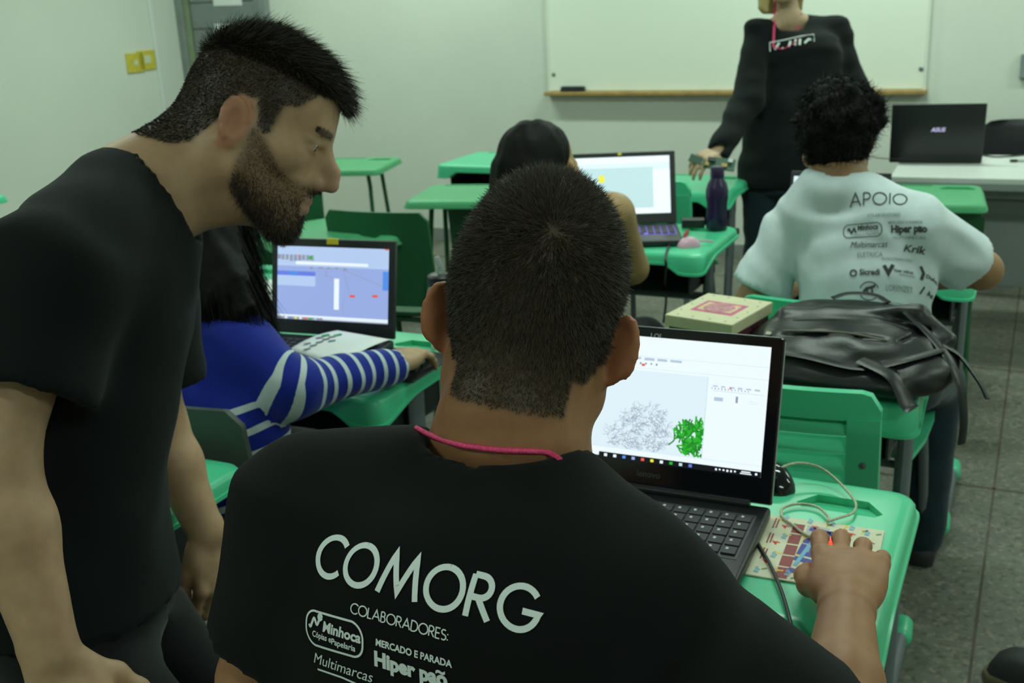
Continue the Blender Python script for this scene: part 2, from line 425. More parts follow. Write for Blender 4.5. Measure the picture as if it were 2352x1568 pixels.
# whiteboard
sl, zt = wallpt(1263, 214); sr, zt2 = wallpt(2127, 208); zt = (zt + zt2) / 2; bw = sr - sl; bh = 1.22
wb = empty('whiteboard', room((sl + sr) / 2, WT, zt), PSI); tag(wb, 'large blank whiteboard with a wooden pen tray on the front wall', 'whiteboard')
MB().rbox((0, -.011, bh / 2 + .012), (bw - .02, .018, bh), .003).build('panel', G('board'), wb)
fm = MB()
for x in (-bw / 2 + .008, bw / 2 - .008): fm.rbox((x, -.012, bh / 2 + .012), (.016, .022, bh + .016), .003)
fm.rbox((0, -.012, bh + .02), (bw, .022, .016), .003); fm.build('frame', G('bframe'), wb)
MB().rbox((0, -.04, 0), (bw + .015, .075, .022), .004).build('pen_tray', G('wood'), wb)
for x, y in ((1275, 170), (2117, 157)):
    s_, z_ = wallpt(x, y); MB().lathe([(.001, -.003), (.011, -.002), (.012, .002), (.004, .004)], n=12).build('screw', G('screw'), wb, loc=(s_ - (sl + sr) / 2, -.022, z_ - zt), rot=(math.pi / 2, 0, 0))
# eraser
s_, z_ = wallpt(1322, 205)
er = empty('board_eraser', room(s_, WT - .043, zt + .0112), PSI); tag(er, 'black felt eraser lying on the whiteboard tray', 'eraser')
MB().rbox((0, 0, .009), (.145, .048, .018), .004).build('felt_pad', G('rubber'), er)
MB().rbox((0, 0, .024), (.14, .045, .012), .005, 3).build('grip', G('blackp'), er)
# door with frame and papers
sa = S0 + .004; sb, _ = wallpt(619, 15)
dw = sb - sa; dr = empty('door_1', room((sa + sb) / 2, WT, 0), PSI); tag(dr, 'grey louvred door in a stained frame behind the standing man', 'door', kind='structure')
jm = MB()
jm.rbox((-dw / 2 + .03, -.02, 1.06), (.06, .05, 2.12), .004); jm.rbox((dw / 2 - .03, -.02, 1.06), (.06, .05, 2.12), .004); jm.rbox((0, -.02, 2.15), (dw, .05, .06), .004)
jm.build('door_frame', G('jamb'), dr)
MB().rbox((-dw / 2 + .085, -.018, 1.05), (.045, .04, 2.1), .004).build('hinge_stile', G('doorframe'), dr)
xl = -dw / 2 + .115; xr = dw / 2 - .1
MB().rbox((xr + .02, -.018, 1.05), (.05, .036, 2.1), .004).build('lock_stile', G('doorgrey'), dr)
for k in range(12):
    MB().rbox(((xl + xr) / 2, -.012, .09 + k * .172), (xr - xl, .024, .166), .006).build('slat', G('doorgrey'), dr)
for nm, pts, lb in (('notice_sheet', ((488, -60), (562, 11)), 'white notice sheet taped high on the grey door'), ('notice_sheet', ((498, 55), (575, 118)), 'white notice sheet taped lower on the grey door')):
    a = wallpt(*pts[0]); b = wallpt(*pts[1])
    o = MB().box((0, 0, 0), (abs(b[0] - a[0]), .0016, abs(a[1] - b[1]))).build(nm, G('paper'), loc=room((a[0] + b[0]) / 2, WT - .0255, (a[1] + b[1]) / 2), rot=(0, .015, PSI)); tag(o, lb, 'paper')
# yellow socket plates and conduit on the side wall
for k, (x, y, lb, kind_) in enumerate(((309, 144, 'yellow wall plate with a round hole, farther from the conduit', 0), (335, 138, 'yellow wall plate with an oval socket, next to the white conduit', 1))):
    p_ = onleft(x, y); o = empty('wall_socket', p_, PSI + math.pi / 2); tag(o, lb, 'wall socket')
    hh = .128; MB().rbox((0, -.006, 0), (.16 if k else .155, .012, hh), .004).build('plate', G('yellow'), o)
    if kind_ == 0: MB().lathe([(.001, 0), (.017, 0), (.018, .003), (.001, .003)], n=16).build('socket_face', G('socket'), o, loc=(-.002, -.012, 0), rot=(math.pi / 2, 0, 0))
    else: MB().rbox((.004, -.013, .005), (.055, .004, .05), .0018).build('socket_face', G('socket'), o)
p_ = onleft(360, 140)
o = MB().rbox((0, 0, 0), (.03, .014, 2.6), .003).build('conduit', G('conduit'), loc=(p_[0] + U[0] * .007, p_[1] + U[1] * .007, 1.55), rot=(0, 0, PSI + math.pi / 2)); tag(o, 'thin white cable conduit running up the side wall beside the yellow plates', 'conduit')

o = MB().rbox((0, 0, 0), (.075, .03, .12), .006).build('switch_box', G('doorgrey'), loc=onwall(2362, 152, .0155), rot=(0, 0, PSI)); tag(o, 'grey switch box on the front wall at the right edge', 'switch')
# ================================================================== furniture
def rrect(w, d, r, n=5, cy=0.0):
    out = []
    for cx, cyy, a0 in ((w / 2 - r, d / 2 - r, 0), (-w / 2 + r, d / 2 - r, 90), (-w / 2 + r, -d / 2 + r, 180), (w / 2 - r, -d / 2 + r, 270)):
        for k in range(n + 1):
            a = math.radians(a0 + 90 * k / n); out.append((cx + r * math.cos(a), cy + cyy + r * math.sin(a)))
    return out
DW, DD, DH = .60, .44, .76
def resample(poly, step=.02):
    out = []
    for i, p in enumerate(poly):
        q = poly[(i + 1) % len(poly)]; L = math.dist(p, q); n = max(1, int(L / step))
        for k in range(n): out.append((p[0] + (q[0] - p[0]) * k / n, p[1] + (q[1] - p[1]) * k / n))
    return out
def desk_top_mesh(name, holes=True, w=DW, d=DD, drop=True, zt=DH, thick=.034):
    """plastic top, local y from 0 (front) to d (back); recessed pencil groove and cup recess"""
    base = resample(rrect(w, d, .035, 5, d / 2)); bm = bmesh.new()
    cen = Vector((0, d / 2))
    def inset(p, k):
        x, y = p; return (x - math.copysign(min(abs(x), k), x) * (abs(x) / (w / 2)) ** 0 if False else x * (1 - 2 * k / w), (y - d / 2) * (1 - 2 * k / d) + d / 2)
    def low(p):                       # lower edge: deeper at the front corners, like a bracket
        if not drop: return zt - thick
        x, y = p; ax = abs(x) / (w / 2)
        f = max(0, min(1, (ax - .60) / .18)); f = f * f * (3 - 2 * f)
        g = max(0, min(1, (.16 - y) / .16)); g = g * g * (3 - 2 * g)
        return zt - thick - .030 * f * g
    rings = []
    prof = [(.022, 0, 0), (.012, -.0015, 0), (.005, -.005, 0), (.001, -.011, 0), (-.001, 0, .008), (-.001, 0, .0075), (-.005, 0, .007), (-.0055, 0, 0), (-.001, 0, -.002), (.010, 0, -.001)]
    for k, dz, fl in prof:
        ring = []
        for p in base:
            q = inset(p, k); z = zt + dz if (dz != 0 or k == .022) else low(p) + fl
            ring.append(bm.verts.new((q[0], q[1], z)))
        rings.append(ring)
    n = len(base)
    for a, b in zip(rings, rings[1:]):
        for i in range(n): bm.faces.new((a[i], b[i], b[(i + 1) % n], a[(i + 1) % n]))
    # underside closing
    ub = [bm.verts.new((v.co.x, v.co.y, zt - .018)) for v in rings[-1]]
    for i in range(n): bm.faces.new((rings[-1][i], ub[i], ub[(i + 1) % n], rings[-1][(i + 1) % n]))
    bm.faces.new(ub[::-1])
    edges = [bm.edges.get((rings[0][i], rings[0][(i + 1) % n])) for i in range(n)]
    def hole(poly, zf):
        t = [bm.verts.new((x, y, zt)) for x, y in poly]; fb = [bm.verts.new((x, y, zt - z_)) for (x, y), z_ in zip(poly, zf)]
        m_ = len(t)
        for i in range(m_):
            edges.append(bm.edges.new((t[i], t[(i + 1) % m_])))
            bm.faces.new((t[i], t[(i + 1) % m_], fb[(i + 1) % m_], fb[i]))
        bm.faces.new(fb)
    if holes:
        gx0, gx1, gy0, gy1 = -w * .36, w * .15, d - .052, d - .032
        hole([(gx0, gy0), (gx1 - .006, gy0), (gx1, gy0 + .006), (gx1, gy1 - .004), (gx1 - .006, gy1), (gx0, gy1)], [.008] * 6)
        cx = w * .325; cy = d - .10
        hole([(cx - .054, cy - .014), (cx + .054, cy - .014), (cx + .064, cy), (cx + .038, cy + .036), (cx - .038, cy + .036), (cx - .064, cy)], [.001, .001, .008, .012, .012, .008])
    bmesh.ops.triangle_fill(bm, use_beauty=True, use_dissolve=False, edges=edges, normal=(0, 0, 1))
    bmesh.ops.recalc_face_normals(bm, faces=bm.faces)
    me = bpy.data.meshes.new(name); bm.to_mesh(me); bm.free(); smooth(me, 40); return me
DESK = {}
def make_desk():
    r = empty('student_desk')
    me = desk_top_mesh('desk_top'); me.materials.append(G('green')); link(bpy.data.objects.new('desk_top', me), r)
    for sx in (-1, 1):
        x = sx * (DW / 2 - .035)
        lg = MB().tube([(x, .20, DH - .012), (x, .195, .60), (x, .155, .30), (x, .12, .05)], .029, 12, flat=.55, ref=(1, 0, 0)).build('leg', G('gtube'), r, 50)
        MB().rbox((x, DD / 2 - .02, DH - .024), (.03, DD - .09, .02), .004).build('rail', G('gtube'), r)
        MB().tube([(x, .02, .033), (x, DD - .03, .033)], .019, 10).build('foot_runner', G('gtube'), r, 50)
        for y0, y1 in ((-.02, .07), (DD - .075, DD + .005)):
            MB().tube([(x, y0, .027), (x, y0 + .006, .028), (x, y0 + .02, .031), (x, y1, .035)], [.014, .024, .028, .024], 12, flat=.95).build('foot_cap', G('green'), r, 50)
    MB().tube([(-DW / 2 + .03, .30, .55), (DW / 2 - .03, .30, .55)], .014, 10).build('crossbar', G('gtube'), r, 50)
    sh = MB(); sh.rbox((0, .19, .625), (DW - .10, .28, .006), .002); sh.rbox((0, .328, .665), (DW - .10, .006, .08), .002)
    for sx in (-1, 1): sh.rbox((sx * (DW / 2 - .055), .19, .672), (.006, .28, .10), .002)
    sh.build('book_shelf', G('shelf'), r)
    return r
def place(o, fr, rz=PSI, w=DW):
    "fr: world position of the front right corner of the top"
    c = np.array([fr[0], fr[1]]) - np.array([math.cos(rz), math.sin(rz)]) * w / 2
    o.location = (c[0], c[1], 0); o.rotation_euler = (0, 0, rz); return o
desk0 = make_desk()
DG = 'green plastic student desks'
spots = {}
def desk(key, fr, label, rz=PSI):
    o = desk0 if not spots else copy_tree(desk0)
    place(o, fr, rz); tag(o, label, 'desk', DG); spots[key] = o; return o
def along(p, s=0, t=0, rz=PSI): return np.array([p[0] + math.cos(rz) * s - math.sin(rz) * t, p[1] + math.sin(rz) * s + math.cos(rz) * t, 0])
A_BR = atz(2112, 1128, DH); A_FR = along(A_BR, 0, -DD)
desk('A', A_FR, 'green plastic desk under the open laptop and printed mouse pad, nearest the camera')
desk('B', atz(2108, 938, DH), 'green plastic desk carrying the black backpack and the cream box')
desk('C', atz(2238, 640, DH), 'green plastic desk in front of the white-shirted student')
desk('E', atz(1612, 588, DH), 'green plastic desk with the purple bottle and pink mouse')
desk('F', along(atz(1735, 402, DH), 0, -DD), 'green plastic desk the standing woman leans over')
desk('J', atz(868, 922, DH), 'green plastic desk of the student in the blue striped sweater')
desk('K', along(atz(645, 607, DH), .12, -DD), 'green plastic desk with loose white sheets, behind the striped student laptop')
desk('L', along(atz(570, 1062, DH), 0, -DD), 'green plastic desk beside the standing man, behind the striped student chair')
desk('M', along(atz(20, 445, DH), 0, -DD), 'green plastic desk at the left edge beyond the standing man')
desk('N', along(atz(1345, 352, DH), .0, -DD), 'green plastic desk by the front wall behind the dark-haired student')
# tablet desks: green writing board on a dark green tube frame with a shell seat panel
def make_tablet(w=.5, d=.40, zt=DH):
    r = empty('tablet_desk')
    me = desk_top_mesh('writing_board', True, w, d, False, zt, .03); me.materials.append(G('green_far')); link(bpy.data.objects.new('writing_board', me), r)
    for sx in (-1, 1):
        for y0, y1 in ((.10, .02), (d - .10, d - .02)):
            MB().tube([(sx * (w / 2 - .09), y0, zt - .008), (sx * (w / 2 - .08), y0, zt - .1), (sx * (w / 2 - .045), y1, .012)], .0105, 8).build('leg', G('dgtube'), r, 50)
    for sx in (-1, 1): MB().tube([(sx * (w / 2 - .055), .03, .17), (sx * (w / 2 - .055), d - .03, .17)], .009, 8).build('stretcher', G('dgtube'), r, 50)
    return r
tab0 = make_tablet()
def tablet(first, fr, rz, label):
    o = tab0 if first else copy_tree(tab0); place(o, fr, rz, .5); tag(o, label, 'desk', 'tablet desks near the front wall'); return o
g_fl = atz(925, 462, DH); tablet(True, along(g_fl, .5, 0, PSI + .22), PSI + .22, 'matte green tablet desk in front of the wall, left of the dark-haired student')
tablet(False, atz(868, 388, DH), PSI + .25, 'matte green tablet desk by the wall, in front of the bearded face')
i_b = atz(800, 492, DH); i_r = atz(922, 538, DH); rzi = math.atan2(i_r[1] - i_b[1], i_r[0] - i_b[0])
tablet(False, along(i_r, .02, -.40, rzi), rzi, 'matte green tablet desk turned aside behind the laptop with the yellow tab')
tablet(False, atz(2268, 470, DH), PSI + .1, 'matte green tablet desk in front of the teacher table')
# chairs
def chair_shell(mb, w, h, z0, y0, lean=.16, th=.012, curve=.03, n=10, rz_=0, top_r=.05):
    pass
def make_chair(shell, tube, slats=True, name='student_chair'):
    """local: backrest plane near y=0 facing +y (the sitter looks to +y), seat towards +y"""
    r = empty(name); w = .40; z0, z1 = .60, .84
    def pt(x, z, off=0.0):
        y = -.05 * (z - .46) / .38 + .07 * (abs(x) / .2) ** 2 * .35 + off
        return (x, y - .0, z)
    # backrest: two stiles, a top band and (for the louvred kind) four slats
    br = MB(); th = .016
    def panel(xa, xb, za, zb, nx=8, nz=4, rb=None, t=th):
        f_, b_ = [], []
        for off, lst in ((0, f_), (-t, b_)):
            for iz in range(nz + 1):
                row = []
                for ix in range(nx + 1):
                    x = xa + (xb - xa) * ix / nx; z = za + (zb - za) * iz / nz
                    if rb:                                   # rounded upper corners
                        ex = max(0, abs(x) - (w / 2 - rb)); lim = z1 - rb + math.sqrt(max(rb * rb - ex * ex, 0)); z = min(z, lim) if z > z1 - rb else z
                    row.append(pt(x, z, off))
                lst.append(row)
        v = [p for row in f_ for p in row] + [p for row in b_ for p in row]; m_ = nx + 1; o_ = m_ * (nz + 1); q = []
        for iz in range(nz):
            for ix in range(nx):
                a = iz * m_ + ix; q.append((a, a + m_, a + m_ + 1, a + 1)); q.append((o_ + a, o_ + a + 1, o_ + a + m_ + 1, o_ + a + m_))
        for ix in range(nx):
            q.append((ix, ix + 1, o_ + ix + 1, o_ + ix)); a = nz * m_ + ix; q.append((a, o_ + a, o_ + a + 1, a + 1))
        for iz in range(nz):
            a = iz * m_; q.append((a, o_ + a, o_ + a + m_, a + m_)); a = iz * m_ + nx; q.append((a, a + m_, o_ + a + m_, o_ + a))
        return v, q
    if slats:
        br.add(*panel(-w / 2, w / 2, .785, z1, 24, 6, .035, .02)); br.build('backrest', shell, r, 60)
        for sx in (-1, 1):
            MB().add(*panel(sx * w / 2 - (.055 if sx > 0 else 0), sx * w / 2 + (.055 if sx < 0 else 0), z0, .79, 3, 6, None, .026)).build('stile', shell, r, 60)
            for z in (.70, .625):
                p = pt(sx * (w / 2 - .026), z, -.026); MB().lathe([(.001, 0), (.0065, .0), (.006, .003), (.001, .004)], n=10).build('screw', G('screw'), r, loc=p, rot=(math.pi / 2, 0, 0))
        for k in range(5):
            z = .772 - k * .036
            s_ = MB(); nx = 10; ring = []
            for ix in range(nx + 1):
                x = -w / 2 + .05 + (w - .10) * ix / nx; p = pt(x, z)
                ring.append([(p[0], p[1] - .004, p[2] + .010), (p[0], p[1] + .002, p[2] + .011), (p[0], p[1] - .012, p[2] - .014), (p[0], p[1] - .024, p[2] - .015)])
            s_.loft(ring); s_.build('slat', shell, r)
        MB().add(*panel(-w / 2 + .05, w / 2 - .05, z0, z0 + .02, 8, 1, None, .018)).build('lower_rail', shell, r)
    else:
        br.add(*panel(-w / 2, w / 2, .50, z1, 16, 8, .03, .012)); br.build('backrest', shell, r, 60)
    # seat
    st = MB(); rings = []
    for y, zz, ww in ((.03, .475, .36), (.06, .462, .385), (.20, .452, .40), (.34, .456, .395), (.40, .448, .38), (.415, .432, .37)):
        rings.append([(-ww / 2, y, zz), (-ww / 4, y, zz - .008), (0, y, zz - .011), (ww / 4, y, zz - .008), (ww / 2, y, zz), (ww / 2, y, zz - .014), (0, y, zz - .025), (-ww / 2, y, zz - .014)])
    st.loft(rings); st.build('seat', shell, r, 60)
    for sx in (-1, 1):
        x = sx * .17
        MB().tube(spline([pt(x, .70, -.0), pt(x, .60, -.002), (x, -.005, .50), (x, .03, .44), (x, .02, .30), (x * 1.05, -.03, .012)], 4), .0125, 8).build('leg', tube, r, 50)
        MB().tube(spline([(x, .05, .435), (x, .30, .435), (x, .355, .41), (x * 1.05, .39, .20), (x * 1.05, .40, .012)], 4), .0125, 8).build('leg', tube, r, 50)
    MB().tube([(-.17, .06, .43), (.17, .06, .43)], .010, 8).build('crossbar', tube, r, 50)
    return r
ch0 = make_chair(G('green'), G('gtube')); CG = 'green louvred student chairs'
def put_chair(o, p, rz, label, group): o.location = (p[0], p[1], 0); o.rotation_euler = (0, 0, rz); return tag(o, label, 'chair', group)
bfr = np.array(spots['B'].location)
cB = atz(2034, 892, .835); put_chair(ch0, along(cB, -.20, .0), PSI, 'green louvred chair pushed under the backpack desk', CG)
cC = (atz(1720, 682, .83) + atz(2000, 724, .83)) / 2
put_chair(copy_tree(ch0), along(cC, .04, .05), PSI - .06, 'green louvred chair the white-shirted student sits on', CG)
cF = atz(1592, 425, .82); put_chair(copy_tree(ch0), along(cF, -.2, 0), PSI, 'green louvred chair at the desk the standing woman leans over', CG)
put_chair(copy_tree(ch0), along(np.array(spots['E'].location), .0, -.42), PSI, 'green louvred chair under the dark-haired student', CG)
put_chair(copy_tree(ch0), along(np.array(spots['A'].location), -.03, -.56), PSI, 'green louvred chair under the student with the lettered black shirt', CG)
ch1 = make_chair(G('gchair'), G('gtube'), False, 'student_chair')
cJ = atz(566, 985, .80); put_chair(ch1, along(cJ, -.2, .02), PSI, 'dark grey chair with steel tubes behind the striped sweater student', 'dark shell chairs')
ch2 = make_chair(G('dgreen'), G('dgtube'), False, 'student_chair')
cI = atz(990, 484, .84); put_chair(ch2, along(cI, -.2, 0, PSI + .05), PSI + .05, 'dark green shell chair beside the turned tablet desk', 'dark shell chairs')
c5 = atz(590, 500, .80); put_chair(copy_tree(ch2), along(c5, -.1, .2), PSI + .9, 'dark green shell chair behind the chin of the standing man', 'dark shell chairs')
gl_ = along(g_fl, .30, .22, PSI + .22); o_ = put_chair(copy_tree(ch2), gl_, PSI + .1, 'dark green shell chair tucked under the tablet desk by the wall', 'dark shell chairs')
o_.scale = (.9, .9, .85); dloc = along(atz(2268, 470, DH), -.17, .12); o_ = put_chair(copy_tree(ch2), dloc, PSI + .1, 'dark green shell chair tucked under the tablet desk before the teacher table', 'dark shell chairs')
o_.scale = (.8, .9, .85)
# ================================================================== lettering
GLY = {}
def _arc(cx, cy, r, a0, a1, n=20, ry=None):
    ry = ry or r
    return [(cx + r * math.cos(math.radians(a0 + (a1 - a0) * k / n)), cy + ry * math.sin(math.radians(a0 + (a1 - a0) * k / n))) for k in range(n + 1)]
GLY['O'] = (1.0, [_arc(.5, .5, .5, 90, 450, 32)]); GLY['C'] = (.82, [_arc(.5, .5, .5, 42, 318, 26)])
GLY['G'] = (1.0, [_arc(.5, .5, .5, 40, 352, 28) + [(1.0, .44), (.58, .44)]])
GLY['M'] = (1.12, [[(0, 0), (.24, 1), (.56, .12), (.88, 1), (1.12, 0)]])
GLY['R'] = (.58, [[(0, 0), (0, 1)], [(0, 1), (.24, 1)] + _arc(.24, .74, .26, 90, -90, 12)[1:] + [(0, .48)], [(.22, .48), (.56, 0)]])
GLY['P'] = (.5, [[(0, 0), (0, 1)], [(0, 1), (.22, 1)] + _arc(.22, .73, .27, 90, -90, 12)[1:] + [(0, .46)]])
GLY['B'] = (.52, [[(0, 0), (0, 1)], [(0, 1), (.2, 1)] + _arc(.2, .77, .23, 90, -90, 10)[1:] + [(0, .54)], [(0, .54), (.22, .54)] + _arc(.22, .27, .27, 90, -90, 10)[1:] + [(0, 0)]])
GLY['D'] = (.72, [[(0, 0), (0, 1), (.22, 1)] + _arc(.22, .5, .5, 90, -90, 16)[1:] + [(0, 0)]])
GLY['L'] = (.42, [[(0, 1), (0, 0), (.42, 0)]]); GLY['A'] = (.84, [[(0, 0), (.42, 1), (.84, 0)], [(.15, .34), (.69, .34)]])
GLY['E'] = (.46, [[(.46, 1), (0, 1), (0, 0), (.46, 0)], [(0, .52), (.42, .52)]])
GLY['S'] = (.5, [_arc(.26, .75, .23, 40, 270, 12) + _arc(.26, .26, .26, 90, -140, 12)[1:]]); GLY['I'] = (.06, [[(0.03, 0), (.03, 1)]])
GLY[':'] = (.1, [[(.05, .05), (.05, .16)], [(.05, .55), (.05, .66)]]); GLY[' '] = (.35, [])
def ribbon(pts, w, closed=False):
    P = np.array(pts, float); n = len(P); out = []
    for i in range(n):
        a = P[i] - P[i - 1] if i else P[1] - P[0]; b = P[i + 1] - P[i] if i < n - 1 else P[-1] - P[-2]
        a = a / (np.linalg.norm(a) + 1e-9); b = b / (np.linalg.norm(b) + 1e-9)
        na = np.array([-a[1], a[0]]); nb = np.array([-b[1], b[0]]); m_ = na + nb; L = np.linalg.norm(m_)
        m_ = nb if L < .3 else m_ / L; s = min(1 / max(m_ @ nb, .35), 2.4); out.append((P[i] + m_ * w / 2 * s, P[i] - m_ * w / 2 * s))
    v = [q for pr in out for q in pr]; f = [(2 * i, 2 * i + 1, 2 * i + 3, 2 * i + 2) for i in range(n - 1)]
    return v, f
def strokes(text, size, wt=.13, gap=.16):
    V_, F_ = [], []; x = 0
    for ch in text:
        adv, st = GLY[ch]
        for q in st:
            # split straight pieces so that the print can follow cloth
            q2 = []
            for a, b in zip(q, q[1:]):
                n = max(1, int(math.dist(a, b) / .12)); q2 += [(a[0] + (b[0] - a[0]) * k / n, a[1] + (b[1] - a[1]) * k / n) for k in range(n)]
            q2.append(q[-1]); v, f = ribbon(q2, wt); n0 = len(V_)
            V_ += [((p[0] + x) * size, p[1] * size) for p in v]; F_ += [tuple(n0 + i for i in g) for g in f]
        x += adv + gap
    return V_, F_, (x - gap) * size
_txt = {}
def text2d(s, size, bold=0.0, shear=0.0, sx=1.0):
    key = (s, bold, shear)
    if key not in _txt:
        cu = bpy.data.curves.new('lettering', 'FONT'); cu.body = s; cu.size = 1; cu.offset = bold; cu.shear = shear; cu.resolution_u = 3
        o = bpy.data.objects.new('lettering', cu); COL.objects.link(o); dg = bpy.context.evaluated_depsgraph_get(); dg.update()
        ev = o.evaluated_get(dg); me = ev.to_mesh()
        _txt[key] = ([(v.co.x, v.co.y) for v in me.vertices], [tuple(p.vertices) for p in me.polygons])
        ev.to_mesh_clear(); bpy.data.objects.remove(o); bpy.data.curves.remove(cu)
    v, f = _txt[key]; return [(x * size * sx, y * size) for x, y in v], f, max([p[0] for p in v] or [0]) * size * sx
def place2d(V_, ox, oy, ang=0.0):
    c, s = math.cos(ang), math.sin(ang); return [(ox + x * c - y * s, oy + x * s + y * c) for x, y in V_]
for t_ in (('Minhoca', .035, .12), ('Papelaria', .02, .1), ('Cópias e', .02, .1), ('Multimarcas', .0, .35), ('MERCADO E PARADA', .03, 0), ('Hiper pao', .05, 0)): text2d(t_[0], 1, t_[1], t_[2])
# ================================================================== laptops
def emat(name, col, st=1.0):
    return mat(name, tuple(c * .25 for c in col), .35, emit=(col, st))
MT['scr_white'] = emat('screen_white', (.86, .95, 1.0), .95); MT['scr_canvas'] = emat('screen_canvas', (.74, .87, .95), .95)
MT['scr_grey'] = emat('screen_grey', (.50, .60, .75), .9); MT['scr_dark'] = emat('screen_dark', (.010, .012, .018), .5); MT['scr_ink'] = emat('screen_ink', (.34, .38, .50), .8)
MT['scr_green'] = emat('screen_green', (.03, .50, .03), .8); MT['scr_green2'] = emat('screen_green_dark', (.02, .26, .03), .8)
MT['scr_blue'] = emat('screen_blue', (.10, .30, .85), .9); MT['scr_red'] = emat('screen_red', (.85, .12, .08), .9); MT['scr_yel'] = emat('screen_yellow', (.90, .85, .05), .9)
MT['scr_lav'] = emat('screen_lavender', (.36, .47, .86), .85); MT['scr_lav2'] = emat('screen_pale_blue', (.52, .68, .98), .85); MT['scr_deep'] = emat('screen_deep_blue', (.16, .24, .85), .85)
MT['scr_teal'] = emat('screen_pale_teal', (.55, .78, .80), .9); MT['kglow'] = emat('key_backlight', (.20, .12, .75), .6); MT['logo'] = emat('lid_logo_light', (.62, .60, .95), .9)
def make_laptop(pos, rz, label, w=.38, d=.255, tilt=18, keys='parts', lidmat='blackp', bezel='blackgloss', trim=True, bottom_bezel=.028, lid_h=None, th=.020):
    """local: hinge along x at the origin, base towards -y, lid leaning back to +y by tilt degrees; pos = hinge middle on the desk"""
    r = empty('laptop', pos, rz); tag(r, label, 'laptop'); lid_h = lid_h or d * .96
    MB().rbox((0, -d / 2, th / 2 + .002), (w, d, th), .006, 3).build('base', G('blackp'), r, 50)
    MB().rbox((0, -d * .40, th + .0022), (w * .93, d * .52, .0012), .0004).build('keyboard', G('lapgrey' if keys != 'glow' else 'kglow'), r)
    kb = r.children[-1]
    if keys:
        rows = 5; kw = w * .93 / 15.2; kh = d * .52 / 5.5; km = MB().rbox((0, 0, 0), (kw * .86, kh * .84, .003), .0008).mesh('key'); km.materials.append(G('key'))
        allk = MB(); leg = MB()
        for ry in range(rows):
            n = 15; y = -d * .40 + d * .26 - kh * (ry + .75)
            x = -w * .465 + kw * .1
            while x < w * .465 - kw:
                ww = 1
                if ry == 4 and -w * .18 < x < w * .05: ww = 6
                if x + kw * ww > w * .465: break
                if keys == 'parts':
                    leg.box((x + kw * .35, y + kh * .12, th + .0061), (kw * .16, kh * .2, .0002)); o = bpy.data.objects.new('key', km); link(o, kb); o.location = (x + kw * ww / 2, y, th + .0045); o.scale = (ww, 1, 1)
                else: allk.rbox((x + kw * ww / 2, y, th + .0045), (kw * ww * .82, kh * .80, .003), .0008, 1)
                x += kw * ww
        if keys != 'parts': allk.build('keys', G('key'), kb)['kind'] = 'stuff'
        else: leg.build('key_legends', G('keytxt'), kb)['kind'] = 'stuff'
    MB().rbox((0, -d * .84, th + .0021), (w * .28, d * .22, .0008), .0003).build('touchpad', G('lapgrey'), r)
    if trim: MB().tube([(-w * .42, -.006, th + .004), (w * .42, -.006, th + .004)], .0075, 10).build('hinge_bar', G('blackp'), r, 50)
    R = Matrix.Rotation(math.radians(-tilt), 3, 'X')
    T = Matrix.Translation((0, .002, th + .002)) @ R.to_4x4()
    ld = MB().rbox((0, .0045, lid_h / 2), (w, .008, lid_h), .0035, 2).build('lid', G(lidmat), r, 50); ld.matrix_local = T
    bz = MB().rbox((0, -.0002, lid_h / 2), (w - .004, .0022, lid_h - .004), .0008).build('bezel', G(bezel), r); bz.matrix_local = T
    if trim:
        tr = MB().rbox((0, .003, lid_h - .0004), (w - .012, .005, .0016), .0006)
        for sx in (-1, 1): tr.rbox((sx * (w / 2 - .0003), .003, lid_h / 2), (.0016, .005, lid_h - .012), .0006)
        tr.build('lid_trim', G('silver'), r).matrix_local = T
    return r, T, lid_h
class Screen:
    "flat screen picture in real units on the lid; x, y in 0..1 from the top left"
    def __init__(s, r, T, w, h, zb, base):
        s.w, s.h, s.zb, s.r, s.T = w, h, zb, r, T; s.lay = 0
        s.o = MB().add([(-w / 2, -.0016, zb), (w / 2, -.0016, zb), (w / 2, -.0016, zb + h), (-w / 2, -.0016, zb + h)], [(0, 1, 2, 3)]).build('screen', G(base), r)
        s.o.matrix_local = T
    def P(s, x, y): return ((x - .5) * s.w, -.0016 - .00012 * s.lay, s.zb + (1 - y) * s.h)
    def shapes(s, name, m_, polys, layer):
        s.lay = layer; mb = MB()
        for q in polys:
            if isinstance(q[0], (int, float)): x0, y0, x1, y1 = q; q = [(x0, y1), (x1, y1), (x1, y0), (x0, y0)]
            mb.add([s.P(*p) for p in q], [tuple(range(len(q)))])
        o = mb.build(name, G(m_), s.o)
        if len(polys) > 1: o['kind'] = 'stuff'
    def lines(s, name, m_, lines, wd, layer):
        s.lay = layer; mb = MB()
        for L in lines:
            v, f = ribbon([(x * s.w, y * s.h) for x, y in L], wd); mb.add([s.P(p[0] / s.w, p[1] / s.h) for p in v], f)
        mb.build(name, G(m_), s.o)['kind'] = 'stuff'
    def text(s, name, m_, st, x, y, size, layer, bold=0.0):
        v, f, w_ = text2d(st, size, bold); s.lay = layer; p = s.P(x, y); MB().add([(p[0] + a, p[1], p[2] + b) for a, b in v], f).build(name, G(m_), s.o)
def dashes(x0, x1, y, n, h, jit=.3, fill=.6):
    out = []; st = (x1 - x0) / n
    for k in range(n):
        w_ = st * fill * (1 + jit * (rnd.random() - .5)); out.append((x0 + k * st, y, x0 + k * st + w_, y + h * (.8 + .4 * rnd.random())))
    return out
